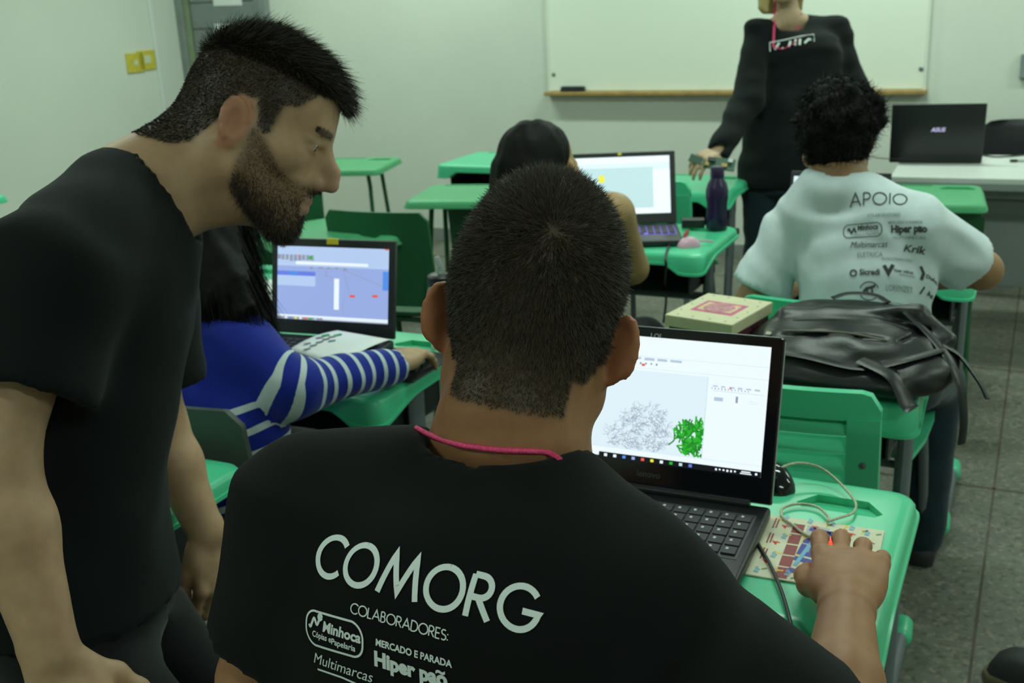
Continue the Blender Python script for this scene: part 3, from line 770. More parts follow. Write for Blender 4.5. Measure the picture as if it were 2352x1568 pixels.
# --- laptop A, nearest
hA = atz(1768, 1186, DH + .006)
LA_W, LA_D = .385, .262
pA = along(hA, -LA_W / 2 + .002, 0, PSI + .03); pA[2] = DH + .0005
lapA, TA, lhA = make_laptop(pA, PSI + .03, 'black laptop with a drawing program open, on the desk nearest the camera', LA_W, LA_D, 17, 'parts')
SA = Screen(lapA, TA, .346, .196, .040, 'scr_white')
SA.shapes('canvas', 'scr_canvas', [(0, .27, .735, .91)], 1)
SA.shapes('toolbar', 'scr_teal', [(0, .155, 1, .158), (0, .25, 1, .253), (.735, .27, .738, .91), (0, .91, 1, .913)], 2)
SA.shapes('menu_text', 'scr_grey', dashes(.03, .26, .075, 6, .018) + dashes(.02, .62, .165, 10, .02, .3, .85) + dashes(.76, .98, .33, 6, .014) + [(.76, .37, .985, .373), (.77, .42, .81, .45), (.92, .43, .97, .432), (.925, .445, .965, .447)], 3)
SA.shapes('tool_icons', 'scr_ink', dashes(.02, .52, .205, 20, .016, .2, .35) + dashes(.755, .93, .348, 12, .012, .2, .3) + [(.865, .40, .875, .45)], 3)
SA.shapes('tool_icons', 'scr_yel', [(.18, .205, .19, .222), (.25, .208, .262, .224), (.05, .205, .06, .22)], 4)
SA.shapes('tool_icons', 'scr_red', [(.36, .21, .368, .225), (.43, .215, .445, .235), (.835, .335, .842, .35)], 4)
# scribbled brain: many short curved pen strokes inside two lobes
bl = []
def inb(x, y): return ((x - .47) / .115) ** 2 + ((y - .70) / .16) ** 2 < 1 or ((x - .40) / .115) ** 2 + ((y - .80) / .11) ** 2 < 1 or ((x - .49) / .085) ** 2 + ((y - .80) / .12) ** 2 < 1
while len(bl) < 420:
    x, y = .28 + .32 * rnd.random(), .53 + .40 * rnd.random()
    if not inb(x, y): continue
    a = rnd.random() * 6.28; L = [(x, y)]
    for k in range(5):
        a += rnd.uniform(-.9, .9); x += .006 * math.cos(a); y += .010 * math.sin(a)
        if y < .905: L.append((x, y))
    if len(L) > 2: bl.append(L)
SA.lines('brain_scribble', 'scr_ink', bl, .00055, 3)
gr, gr2 = [], []
while len(gr) + len(gr2) < 190:
    x, y = .60 + .133 * rnd.random(), .64 + .265 * rnd.random()
    if ((x - .715) / .112) ** 2 + ((y - .80) / .165) ** 2 > 1 or (y > .80 and x < .645): continue
    a = rnd.uniform(-2.4, -.8) if rnd.random() < .7 else rnd.random() * 6.28; L = [(x, y)]
    for k in range(4):
        a += rnd.uniform(-.4, .4); x += .009 * math.cos(a); y += .014 * math.sin(a)
        if x < .734 and y < .908: L.append((x, y))
    if len(L) > 2: (gr if rnd.random() < .7 else gr2).append(L)
SA.lines('green_scribble', 'scr_green', gr, .0026, 3); SA.lines('green_scribble', 'scr_green2', gr2, .0022, 4)
SA.shapes('taskbar', 'scr_dark', [(.26, .955, 1, 1.0), (.0, .985, .26, 1.0)], 3); SA.shapes('search_box', 'scr_white', [(0, .945, .26, .985)], 4)
ic = ['scr_white', 'scr_white', 'scr_blue', 'scr_lav', 'scr_red', 'scr_yel', 'scr_white', 'scr_green', 'scr_teal', 'scr_deep']
for k, c_ in enumerate(ic): SA.shapes('task_icon', c_, [(.285 + k * .044, .966, .300 + k * .044, .989)], 4)
SA.shapes('tray_icons', 'scr_white', dashes(.80, .90, .970, 6, .014, .2, .5) + [(.915, .965, .955, .975), (.91, .98, .96, .988), (.975, .968, .985, .985)], 4)
v, f, w_ = text2d('LOL', .011, .02); lgA = MB().add([(a - w_ / 2 - .004, -.0016, lhA - .017 + b) for a, b in v], f).add([(-.016, -.0016, lhA - .0195), (.010, -.0016, lhA - .0195), (.010, -.0016, lhA - .0185), (-.016, -.0016, lhA - .0185)], [(0, 1, 2, 3)]).build('bezel_sticker', G('keytxt'), lapA); lgA.matrix_local = TA
MT['faint'] = mat('faint_logo', (.06, .065, .065), .5)
v, f, w_ = text2d('lenovo', .014, .01); MB().add([(a - w_ / 2, -.0016, .018 + b) for a, b in v], f).build('maker_logo', G('faint'), lapA).matrix_local = TA
o = MB().rbox((LA_W * .36, -.006, .0295), (.03, .006, .0012), .0004).build('hinge_badge', G('keytxt'), lapA)
# --- laptop J (striped sweater student), greyish bezel, yellow tab
hJ = (atz(626, 772, DH + .012) + atz(903, 790, DH + .012)) / 2
yj = math.atan2(*(atz(903, 790, DH + .012) - atz(626, 772, DH + .012))[[1, 0]])
lapJ, TJ, lhJ = make_laptop((hJ[0], hJ[1], DH + .0005), yj, 'grey-bezel laptop with a lavender screen and a yellow tab on its lid', .325, .235, 13, 'joined', 'lapgrey', 'lapgrey', False)
SJ = Screen(lapJ, TJ, .290, .172, .034, 'scr_lav2'); 
SJ.shapes('window', 'scr_lav', [(0, .27, 1, .94)], 1); SJ.shapes('ribbon', 'scr_white', [(.17, .205, .82, .245), (0, .94, 1, .965), (.52, .42, .565, .84), (.30, .97, 1, .985)], 2)
SJ.shapes('selection', 'scr_deep', [(0, .34, .35, .40)], 2); SJ.shapes('selection', 'scr_blue', [(.10, .345, .19, .385), (.95, .30, 1, .55)], 3); SJ.shapes('panel', 'scr_lav2', [(0, .40, .35, .54)], 2)
SJ.shapes('icons', 'scr_ink', dashes(.0, .34, .115, 9, .075, .2, .8) + dashes(.3, .68, .27, 5, .03, .5, .4), 3)
SJ.shapes('icons', 'scr_red', [(.66, .63, .71, .665), (.86, .615, .91, .65), (.965, .0, 1, .015), (.19, .12, .21, .14)], 4); SJ.shapes('icons', 'scr_green', [(.29, .13, .32, .17)], 4)
SJ.lines('wires', 'scr_ink', [[(.42, .27), (.44, .38), (.50, .40)], [(.45, .40), (.45, .30), (.55, .27), (.75, .38), (.95, .50)], [(.60, .30), (.62, .42), (.65, .55), (.66, .62)], [(.62, .66), (.60, .78), (.60, .90)]], .0012, 3)
SJ.shapes('taskbar', 'scr_ink', [(0, .965, .42, 1), (.42, .985, 1, 1)], 3)
for k, c_ in enumerate(['scr_white', 'scr_blue', 'scr_yel', 'scr_white', 'scr_red', 'scr_green', 'scr_lav2']): SJ.shapes('task_icon', c_, [(.07 + k * .045, .97, .095 + k * .045, .995)], 4)
MT['ytab'] = mat('yellow_tab', (.72, .62, .04), .5, emit=((.8, .7, .03), .08))
MB().rbox((.0, -.001, lhJ - .006), (.03, .003, .014), .001).build('yellow_tab', G('ytab'), lapJ).matrix_local = TJ
# --- laptop E (dark-haired student)
eL, eR = atz(1303, 527, DH + .012), atz(1553, 519, DH + .012)
ye = math.atan2(eR[1] - eL[1], eR[0] - eL[0]); hE = (eL + eR) / 2
lapE, TE, lhE = make_laptop((hE[0], hE[1], DH + .0005), ye, 'black laptop with a violet backlit keyboard beside the purple bottle', .362, .25, 20, 'glow', 'blackp', 'blackp', False)
SE = Screen(lapE, TE, .325, .190, .034, 'scr_white'); SE.shapes('page', 'scr_teal', [(.06, .19, .83, .90)], 1); SE.shapes('page', 'scr_canvas', [(.04, .11, 1, .19), (.83, .19, 1, .24)], 1)
SE.shapes('yellow_shape', 'scr_yel', [[(.28, .44), (.28, .36), (.295, .31), (.31, .30), (.325, .31), (.34, .36), (.34, .44)]], 2)
MB().rbox((.0, -.001, lhE - .006), (.012, .002, .008), .0006).build('yellow_tab', G('ytab'), lapE).matrix_local = TE
# --- laptop of the white-shirted student, mostly hidden by him
lcp = along(np.array(spots['C'].location), -.105, .27)
lapC, TC, lhC = make_laptop((lcp[0], lcp[1], DH + .0005), PSI, 'laptop with a bright screen peeping past the neck of the white-shirted student', .29, .21, 16, 'joined', 'blackp', 'blackp', False)
SC_ = Screen(lapC, TC, .27, .155, .030, 'scr_canvas')
# --- teacher laptop, seen from its back
tL, tR = atz(2045, 370, .748), atz(2252, 371, .748)
# ================================================================== teacher table and what stands on it
MT['ttop'] = mat('teacher_table_top', (.62, .65, .62), .4); MT['tedge'] = mat('teacher_table_edge', (.25, .28, .27), .4); MT['tpanel'] = mat('modesty_panel_grey', (.19, .215, .21), .55, noise=(4, .05))
tf = atz(2200, 407, .74); TD, TW = .62, 1.35; ytt = PSI + .04
tt = empty('teacher_table', along(tf, .42, TD / 2, ytt), ytt); tag(tt, 'teacher table with a pale top and grey front panel by the wall', 'table')
MB().rbox((0, 0, .726), (TW, TD, .026), .005, 2).build('table_top', G('ttop'), tt); MB().rbox((0, -TD / 2 + .004, .702), (TW - .01, .012, .03), .003).build('edge_strip', G('tedge'), tt)
MB().rbox((0, -TD / 2 + .16, .47), (TW - .16, .018, .42), .003).build('front_panel', G('tpanel'), tt)
MB().rbox((0, -TD / 2 + .12, .665), (TW - .14, .05, .05), .004).build('apron', G('tedge'), tt)
for sx in (-1, 1):
    for y in (-TD / 2 + .12, TD / 2 - .08):
        MB().tube([(sx * (TW / 2 - .10), y, .71), (sx * (TW / 2 - .10), y, .006)], .019, 10).build('leg', G('rubber'), tt, 50)
    MB().tube([(sx * (TW / 2 - .10), -TD / 2 + .03, .014), (sx * (TW / 2 - .10), TD / 2 - .02, .014)], .013, 8).build('foot_bar', G('rubber'), tt, 50)
tm = (tL + tR) / 2; yt = math.atan2(tR[1] - tL[1], tR[0] - tL[0])
lapT, TT, lhT = make_laptop((tm[0], tm[1], .7395), yt + math.pi, 'black laptop with a glowing lid logo on the teacher table', .375, .25, 8, 'joined', 'blackp', 'blackp', False, lid_h=.238)
v, f, w_ = text2d('ASUS', .024, .02, .2); MB().add([(w_ / 2 - a - .004, .0087, .120 + b) for a, b in v], [q[::-1] for q in f]).build('lid_logo', G('logo'), lapT).matrix_local = TT
SY = Screen(lapT, TT, .33, .185, .035, 'scr_grey')
MT['cable_b'] = mat('black_cable', (.012, .012, .014), .5); MT['cable_g'] = mat('grey_cable', (.08, .085, .085), .5)
def cable(pts, r, m_, label, n=6, cat='cable', nm='cable'):
    o = MB().tube(spline(pts, n), r, 7).build(nm, G(m_), None, 60); return tag(o, label, cat)
cable([atz(x, y, .743) for x, y in ((2255, 356), (2270, 358), (2290, 360), (2330, 358), (2365, 354))], .0035, 'cable_b', 'dark cable trailing from the teacher laptop across the pale table')
cable([atz(x, y, .743) for x, y in ((1995, 358), (2012, 362), (2030, 364), (2046, 365))], .0025, 'cable_g', 'thin grey cable lying left of the teacher laptop')
o = empty('pocket_drive', atz(2335, 372, .7395), PSI + .2); tag(o, 'small dark pocket drive with a pale end on the teacher table', 'usb drive')
MB().rbox((-.012, 0, .006), (.03, .016, .011), .003).build('cap', G('blackp'), o); MB().rbox((.02, 0, .006), (.034, .014, .009), .003).build('body', G('silver'), o)
# office chair behind the teacher table
MT['vinyl'] = mat('black_vinyl', (.018, .02, .022), .38, bump=(90, .1, .001))
cp = atz(2290, 330, .74); 
oc = empty('office_chair', along(cp, .10, .34), PSI); oc.scale = (1, 1, .90); tag(oc, 'black padded chair behind the teacher table', 'chair')
bk = MB(); rings = []
for z, w_, t_ in ((.50, .30, .02), (.53, .40, .045), (.65, .44, .055), (.78, .43, .05), (.86, .38, .042), (.895, .30, .028), (.902, .22, .012)):
    rings.append([(w_ / 2 * math.cos(a) , .06 * (1 - (math.cos(a)) ** 2) * .6 + t_ / 2 * math.sin(a), z) for a in [2 * math.pi * k / 20 for k in range(20)]])
bk.loft(rings); bk.build('backrest', G('vinyl'), oc, 60)
MB().rbox((0, -.24, .45), (.44, .42, .06), .025, 3).build('seat', G('vinyl'), oc, 60)
for sx in (-1, 1):
    MB().tube(spline([(sx * .17, .03, .60), (sx * .17, .05, .45), (sx * .18, .03, .25), (sx * .19, .06, .01)], 4), .012, 8).build('leg', G('rubber'), oc, 50); MB().tube([(sx * .17, -.40, .42), (sx * .19, -.42, .01)], .012, 8).build('leg', G('rubber'), oc, 50)
# ================================================================== on desk A
ZT = DH + .0006
mp = [atz(x, y, ZT) for x, y in ((1768, 1184), (2032, 1221), (1968, 1392), (1690, 1346))]
ex = nrm(mp[1] - mp[0]); mw = np.linalg.norm(mp[1] - mp[0]); md = .185; yM = math.atan2(ex[1], ex[0])
cen = (mp[0] + mp[1]) / 2 + np.array([ex[1], -ex[0], 0]) * md / 2
MT['pad'] = mat('pad_cream', (.62, .60, .44), .6, noise=(60, .06)); MT['p_red'] = mat('pad_red', (.62, .05, .03), .6); MT['p_mar'] = mat('pad_maroon', (.27, .035, .04), .6)
MT['p_blue'] = mat('pad_blue', (.055, .05, .33), .6); MT['p_sky'] = mat('pad_sky', (.16, .42, .62), .6); MT['p_yel'] = mat('pad_yellow', (.72, .55, .06), .6); MT['p_grn'] = mat('pad_green', (.10, .28, .10), .6); MT['p_gry'] = mat('pad_grey', (.42, .44, .42), .6)
pad = empty('mouse_pad', (cen[0], cen[1], DH), yM); tag(pad, 'cream mouse pad printed with red, blue and maroon lettering under the hand', 'mouse pad')
MB().rbox((0, 0, .0016), (mw, md, .003), .0012).build('mat', G('pad'), pad); pz = .00325
def pr(name, m_, polys, z=pz):
    mb = MB(); kx = mw / .262; ky = md / .195
    for v, f in polys: mb.add([(x * kx, y * ky, z) for x, y in v], f)
    mb.build(name, G(m_), pad)['kind'] = 'stuff'
def q_(x, y, w_, h_, a=0.0): return place2d([(-w_ / 2, -h_ / 2), (w_ / 2, -h_ / 2), (w_ / 2, h_ / 2), (-w_ / 2, h_ / 2)], x, y, a), [(0, 1, 2, 3)]
def tx(s, x, y, size, a=0.0, bold=.02): v, f, _ = text2d(s, size, bold); return place2d(v, x, y, a), f
hw, hd = mw / 2, md / 2; up = math.pi / 2 - .12
pr('maroon_bar', 'p_mar', [q_(-.056, .062 - k * .035, .026, .031) for k in range(5)])
pr('lettering', 'p_blue', [tx('HEN', .006, -.082, .076, up, .035)], pz + .0002)
pr('sky_stroke', 'p_sky', [q_(-.024, -.004, .009, .10, -.25)], pz + .0004)
pr('figure', 'p_gry', [q_(-.012, .055, .05, .045)], pz)
pr('red_marks', 'p_red', [tx('4', x, y, .026, up, .01) for x, y in ((-.078, .055), (-.012, .066), (-.085, .0), (-.09, -.06), (.115, .04), (.10, -.03), (.05, .07), (.07, .06), (.09, .03))] + [tx('A', .02, .055, .02, up)], pz + .0002)
pr('yellow_marks', 'p_yel', [tx('Y', x, y, .026, up + .2, .012) for x, y in ((-.065, .03), (-.07, -.03), (-.055, -.08), (.0, -.085), (.118, -.0), (.02, .08), (.06, .085), (.10, .075), (-.09, .075), (-.11, -.02))] + [q_(-.036, .03, .006, .022), q_(-.036, -.02, .006, .03)], pz + .0001)
pr('blue_marks', 'p_sky', [tx('RP', x, y, .016, up, .02) for x, y in ((-.075, .022), (-.082, -.04), (-.04, -.086), (.03, -.08), (-.03, .083), (.10, .07), (.02, .085), (.065, .08), (-.085, .085), (-.105, -.09))], pz + .0003)
pr('green_marks', 'p_grn', [q_(x, y, .012, .004, .4) for x, y in ((-.07, .075), (-.095, -.075), (-.03, -.088), (.01, .088), (.09, .085), (.12, .08))], pz + .0003)
pr('small_print', 'p_mar', [q_(-.112, .02 + k * .05, .0035, .034) for k in (-1, 0, 1)] + [q_(-.105, .02 + k * .05, .0035, .03) for k in (-1, 0, 1)], pz + .0002)
# mouse under the hand
mc = atz(1934, 1290, DH + .02); ym = PSI + .25
ms = empty('mouse', (mc[0], mc[1], DH + .0032), ym); tag(ms, 'small dark mouse with a red light under the hand on the printed pad', 'mouse')
def mouse_shell(L, w_, h_):
    mb = MB(); rings = []
    for t in [i / 10 for i in range(11)]:
        y = (t - .5) * L; s_ = math.sqrt(max(1 - ((t - .5) * 2) ** 4, .02)); hh = h_ * (.35 + .65 * math.sin(math.pi * min(1, .12 + t * .8)) ) * s_
        ww = w_ / 2 * (1 - .12 * math.sin(math.pi * t)) * s_
        rings.append([(ww * math.cos(a), -y, max(0, hh * math.sin(a) ** .8) if math.sin(a) > 0 else 0) for a in [math.pi * k / 10 for k in range(11)]])
    return mb.loft(rings)
mouse_shell(.098, .056, .030).build('shell', G('blackgloss'), ms, 50)
gw = atz(1909, 1246, DH + .046); wl = MB().rbox((0, 0, -.006), (.010, .016, .020), .004, 3).build('wheel_light', G('glow_red'), None, 60); wl.parent = ms; dxy = gw - np.array(ms.location); c_, s_ = math.cos(ym), math.sin(ym); wl.location = (dxy[0] * c_ + dxy[1] * s_, -dxy[0] * s_ + dxy[1] * c_, .043)
MT['cable_w'] = mat('clear_braided_cable', (.42, .40, .28), .35, noise=(400, .5))
mouse_front = along(mc, 0, .05, ym)
cz = DH + .006
cp_ = [(mouse_front[0], mouse_front[1], DH + .012)] + [tuple(atz(x, y, cz)) for x, y in ((1852, 1228), (1822, 1206), (1798, 1188), (1797, 1168), (1830, 1157), (1875, 1163), (1902, 1186))]
cp_ += [tuple(atz(x, y, cz + .002)) for x, y in ((1902, 1196), (1930, 1188), (1958, 1178), (1966, 1158))] + [tuple(atz(x, y, z)) for x, y, z in ((1950, 1132, cz + .004), (1915, 1096, cz + .012), (1880, 1072, cz + .02), (1835, 1063, cz + .025), (1795, 1074, cz + .025), (1750, 1105, cz + .012))]
cable(cp_, .0021, 'cable_w', 'pale clear-sheathed mouse cable looping over the green desk', 8)
cable([tuple(atz(1728, 1222, DH + .010)), tuple(atz(1745, 1255, DH + .006)), tuple(atz(1768, 1295, DH + .008)), tuple(atz(1793, 1352, DH + .008)), tuple(atz(1808, 1400, DH + .008)), tuple(atz(1818, 1440, DH + .006)), tuple(atz(1826, 1478, DH - .02)), tuple(atz(1842, 1520, DH - .09)), tuple(atz(1856, 1570, DH - .2)), tuple(atz(1862, 1620, DH - .33))], .0026, 'cable_b', 'black power cable hanging over the front edge of the nearest desk')
bm_ = atz(1806, 1125, ZT); sm_ = empty('spare_mouse', (bm_[0], bm_[1], ZT), PSI + .5); tag(sm_, 'glossy black spare mouse behind the right corner of the nearest laptop', 'mouse'); sm_.location = along(bm_, -.02, .015) + np.array([0, 0, ZT])
mouse_shell(.085, .056, .034).build('shell', G('blackgloss'), sm_, 50); MB().rbox((0, .02, .031), (.006, .016, .006), .002).build('wheel', G('lapgrey'), sm_)
# ================================================================== on desk B: box and backpack
MT['lid'] = mat('box_cream', (.60, .56, .36), .6, noise=(25, .05)); MT['boxside'] = mat('box_dark_red', (.10, .02, .03), .6, noise=(140, .6, 1)); MT['p_pink'] = mat('print_pink', (.55, .10, .22), .6, noise=(60, .3)); MT['p_paley'] = mat('print_pale_yellow', (.62, .52, .25), .6, noise=(80, .2)); MT['p_rose'] = mat('print_rose', (.50, .20, .24), .6, noise=(90, .35)); MT['dotgrey'] = mat('print_grey_dot', (.25, .28, .30), .6)
zb = DH + .115
bc = [atz(x, y, zb) for x, y in ((1527, 722), (1692, 748), (1769, 690), (1622, 675))]
c_ = sum(bc) / 4; e1 = bc[1] - bc[0]; yb = math.atan2(e1[1], e1[0]); bwid = (np.linalg.norm(e1) + np.linalg.norm(bc[2] - bc[3])) / 2; bdep = (np.linalg.norm(bc[3] - bc[0]) + np.linalg.norm(bc[2] - bc[1])) / 2
bx = empty('gift_box', (c_[0], c_[1], DH + .0005), yb); tag(bx, 'lidded box with cream lid, pink picture and dark red sides beside the backpack', 'box')
MB().rbox((0, 0, .0525), (bwid - .012, bdep - .012, .104), .002).build('body', G('boxside'), bx)
ld_ = MB().rbox((0, 0, .1025), (bwid, bdep, .025), .002).build('lid', G('lid'), bx)
MB().box((0, 0, .1153), (bwid * .62, bdep * .42, .0006)).build('picture_border', G('p_pink'), ld_)
MB().box((0, 0, .1157), (bwid * .50, bdep * .29, .0006)).build('picture', G('p_paley'), ld_)
MB().lathe([(.001, .116), (.034, .116), (.033, .1164), (.001, .1164)], (0, 0, 0), 16).build('picture_motif', G('p_rose'), ld_)
dots = MB()
for k in range(14):
    a = k / 14 * 6.283; x = max(-1, min(1, 1.35 * math.cos(a))) * bwid * .42; y = max(-1, min(1, 1.35 * math.sin(a))) * bdep * .42; dots.lathe([(.0005, .1152), (.003, .1152), (.0025, .1155), (.0005, .1155)], (x, y, 0), 8)
dots.build('printed_dots', G('dotgrey'), ld_)
# backpack (soft leather, modelled as one body with creases, plus straps and zips)
MT['leather'] = mat('black_leather', (.009, .010, .011), .40, noise=(30, .2), bump=(130, .25, .0015)); MT['zip'] = mat('zip_metal', (.35, .33, .25), .35, .8)
bp0 = atz(1945, 868, DH); bp0 = along(bp0, .0, -.02); ybp = PSI + .02
bp = empty('backpack', (bp0[0], bp0[1], DH + .0005), ybp); tag(bp, 'black leather backpack lying on the green desk behind the laptop', 'backpack')
F = SDF((-.26, -.17, -.005), (.30, .26, .24), .0055)
F.ell((-.01, .05, .075), (.185, .125, .080), k=.02); F.ell((-.06, .02, .06), (.14, .13, .062), k=.03); F.ell((.09, .03, .055), (.12, .13, .060), k=.03); F.ell((-.01, .12, .115), (.15, .05, .055), k=.03)
F.ell((.0, -.02, .04), (.20, .11, .045), k=.03); F.ell((-.01, -.035, .075), (.12, .045, .035), k=.02)
F.cone((-.13, .06, .14), (.12, .08, .165), .018, .016, .02); F.cone((.12, .08, .15), (.18, .05, .11), .022, .018, .02); F.cone((-.15, -.05, .05), (.10, -.10, .045), .022, .022, .02); F.cone((.10, -.10, .045), (.17, -.03, .07), .022, .02, .02)
F.cone((-.12, -.03, .118), (.07, -.03, .128), .006, .006, .012, 'd'); F.cone((-.16, -.01, .09), (.13, -.05, .07), .007, .008, .015, 'd'); F.cone((-.10, .02, .150), (.10, .03, .158), .005, .006, .012, 'd'); F.cone((.10, -.02, .12), (.15, .06, .13), .006, .006, .012, 'd')
F.add(lambda P: .010 * (vnoise(P * np.array([9, 14, 22.])) - .5) + .006 * (vnoise(P * np.array([22, 30, 45.]) + 5) - .5))
F.clip((0, 0, .0), (0, 0, -1)); Vt, Fc = F.net(); nobj('body', Vt, Fc, G('leather'), bp); bp.scale = (1, 1, .8)
def drape(x, y, up_=.004):
    zs = np.linspace(.23, .0, 120); pts = np.stack([np.full(120, x), np.full(120, y), zs], 1); d_ = F.sample(pts); k = np.argmax(d_ < 0); return (x, y, (zs[k] if (d_ < 0).any() else .006) + up_)
def strap(pts, w_, nm='strap', m_='leather'): return MB().tube(spline(pts, 5), w_, 8, flat=.28, ref=(0, 0, 1)).build(nm, G(m_), bp, 50)
strap([drape(-.19, .0), drape(-.15, -.06), drape(-.06, -.09), drape(.04, -.095), drape(.12, -.06), drape(.17, .0)], .016)
strap([drape(.10, .06), drape(.15, .03), drape(.19, -.02), (.215, -.05, .03), (.225, -.06, -.04), (.225, -.062, -.10)], .011)
strap([drape(.04, -.08), drape(.10, -.11), (.13, -.135, .02), (.14, -.14, .012)], .022)
strap([drape(-.05, .13), drape(-.02, .15, .022), drape(.03, .15, .024), drape(.06, .13)], .010, 'handle')
strap([drape(.17, .02), drape(.205, .03, .01), (.245, .0, .03), (.262, -.02, .0)], .016)
MB().tube(spline([drape(x, y, .001) for x, y in ((-.15, -.005), (-.08, -.025), (0, -.03), (.08, -.03))], 5), .0022, 6).build('zip', G('zip'), bp)
MB().tube(spline([drape(x, y, .001) for x, y in ((-.11, .02), (-.03, .03), (.06, .035), (.11, .03))], 5), .0018, 6).build('zip', G('gchair'), bp)
MB().rbox(drape(-.15, -.02, .004), (.012, .02, .003), .001).build('zip_pull', G('zip'), bp)
# ================================================================== on desk E
MT['purple'] = mat('purple_bottle', (.020, .008, .050), .3); MT['pink'] = mat('pink_plastic', (.62, .36, .48), .35); MT['redstrap'] = mat('red_cloth', (.30, .01, .02), .7)
b0 = atz(1646, 527, DH); o = empty('water_bottle', (b0[0], b0[1], ZT)); tag(o, 'dark purple metal bottle standing on the green desk', 'bottle')
MB().lathe([(.001, 0), (.030, 0), (.034, .004), (.034, .05), (.0325, .085), (.036, .105), (.036, .128), (.031, .150), (.0215, .166), (.0205, .172)], n=24).build('body', G('purple'), o, 45)
MB().lathe([(.0215, .171), (.0225, .175), (.022, .200), (.018, .206), (.001, .207)], n=20).build('cap', G('purple'), o, 45)
b0 = atz(1582, 566, DH); o = empty('mouse', (b0[0], b0[1], ZT), PSI - .9); tag(o, 'pale pink mouse lying right of the violet-keyed laptop', 'mouse'); mouse_shell(.075, .05, .030).build('shell', G('pink'), o, 50)
MB().tube([(0, .034, .014), (.002, .06, .012), (.006, .078, .008)], .003, 6).build('tail', G('pink'), o)
o = MB().rbox((0, 0, .014), (.075, .04, .028), .004).build('power_adapter', G('blackp'), loc=atz(1592, 521, ZT), rot=(0, 0, PSI + .3)); tag(o, 'black power adapter block behind the pink mouse', 'adapter')
o = MB().tube(spline([tuple(atz(1572, 545, ZT + .004)), tuple(atz(1575, 537, ZT + .008)), tuple(atz(1580, 529, ZT + .004))], 4), .006, 6, flat=.3).build('ribbon_loop', G('redstrap')); tag(o, 'short red ribbon loop between the pink mouse and black adapter', 'ribbon')
cable([tuple(atz(1556, 524, DH + .012)), tuple(atz(1550, 545, DH + .005)), tuple(atz(1535, 568, DH + .005)), tuple(atz(1529, 590, DH + .006)), tuple(atz(1530, 612, DH - .02)), tuple(atz(1528, 650, DH - .1)), tuple(atz(1530, 690, DH - .2)), tuple(atz(1524, 740, DH - .32))], .004, 'cable_b', 'black cable hanging from the violet-keyed laptop over the desk edge')
# ================================================================== on desks J and K
def sheet(name, corners, label, bend=.02, n=8, m_='paper', zoff=0.0):
    c = [np.array(q) for q in corners]; mb = MB(); top = []
    for i in range(n + 1):
        for k in range(n + 1):
            a, b = i / n, k / n; p = (c[0] * (1 - a) + c[1] * a) * (1 - b) + (c[3] * (1 - a) + c[2] * a) * b
            top.append(p + np.array([0, 0, bend * (math.sin(math.pi * a) * .6 + .5 * (a * b))]))
    f = [(i * (n + 1) + k, (i + 1) * (n + 1) + k, (i + 1) * (n + 1) + k + 1, i * (n + 1) + k + 1) for i in range(n) for k in range(n)]
    mb.add(top, f); o = mb.build(name, G(m_), None, 60); md_ = o.modifiers.new('thickness', 'SOLIDIFY'); md_.thickness = .0006
    return tag(o, label, 'paper'), top, n
zp = DH + .030
o, top, n_ = sheet('printed_sheet', [atz(664, 802, zp), atz(775, 758, zp + .012), atz(897, 785, zp + .004), atz(776, 842, zp)], 'white printed sheet with green marks lying on the lavender-screen laptop', .012)
def on_sheet(a, b, up_=.0012):
    i = min(int(a * n_), n_ - 1); k = min(int(b * n_), n_ - 1); return top[i * (n_ + 1) + k] + np.array([0, 0, up_])
MT['inkg'] = mat('print_green', (.03, .36, .10), .6); MT['inkk'] = mat('print_grey', (.22, .25, .26), .6)
gm, km = MB(), MB()
for a, b in ((.72, .18), (.78, .30)): gm.box(on_sheet(a, b, .002), (.018, .010, .0006), .5)
for a, b in ((.55, .15), (.55, .28), (.66, .34), (.45, .35), (.25, .18), (.18, .26), (.30, .30), (.60, .42)): km.box(on_sheet(a, b, .002), (.016, .007, .0006), .3)
gm.build('print', G('inkg'), o); km.build('print', G('inkk'), o)
zk = DH + .012
o = MB().rbox((0, 0, .005), (.22, .17, .010), .002).build('folder', G('blackp'), loc=atz(628, 672, ZT), rot=(0, 0, PSI + .1)); tag(o, 'black folder under the loose white sheets', 'folder')
sheet('loose_sheet', [atz(568, 692, zk), atz(575, 655, zk), atz(680, 640, zk), atz(690, 690, zk)], 'white sheet lying lowest on the black folder', .004)
sheet('loose_sheet', [atz(592, 672, zk + .008), atz(602, 645, zk + .008), atz(690, 632, zk + .008), atz(690, 668, zk + .008)], 'white sheet lying uppermost on the black folder', .006)
MT['clear'] = mat('clear_plastic', (.8, .86, .86), .1, trans=.75, spec=.4); MT['pinklab'] = mat('bottle_pink_band', (.55, .18, .25), .5)
b0 = atz(1022, 796, DH); o = empty('sports_bottle', (b0[0], b0[1], ZT)); tag(o, 'clear sports bottle with a black cap and spout by the ear', 'bottle')
MB().lathe([(.001, 0), (.030, 0), (.032, .005), (.032, .055), (.029, .075), (.032, .095), (.031, .135), (.027, .146)], n=20).build('body', G('clear'), o, 45)
MB().lathe([(.0322, .060), (.0325, .062), (.0300, .076), (.0298, .078)], n=20, cap=False).build('band', G('pinklab'), o, 45)
MB().lathe([(.028, .146), (.030, .149), (.030, .168), (.024, .172), (.001, .173)], n=20).build('cap', G('blackp'), o, 45)
MB().tube([(0, 0, .172), (.002, 0, .19), (-.004, 0, .212)], [.007, .006, .005], 8).build('spout', G('clear'), o, 45)
mj = atz(955, 842, DH); o = empty('mouse', (mj[0], mj[1], ZT + .002), PSI + .1); tag(o, 'dark mouse under the hand of the striped sweater student', 'mouse'); mouse_shell(.1, .058, .028).build('shell', G('blackgloss'), o, 50)
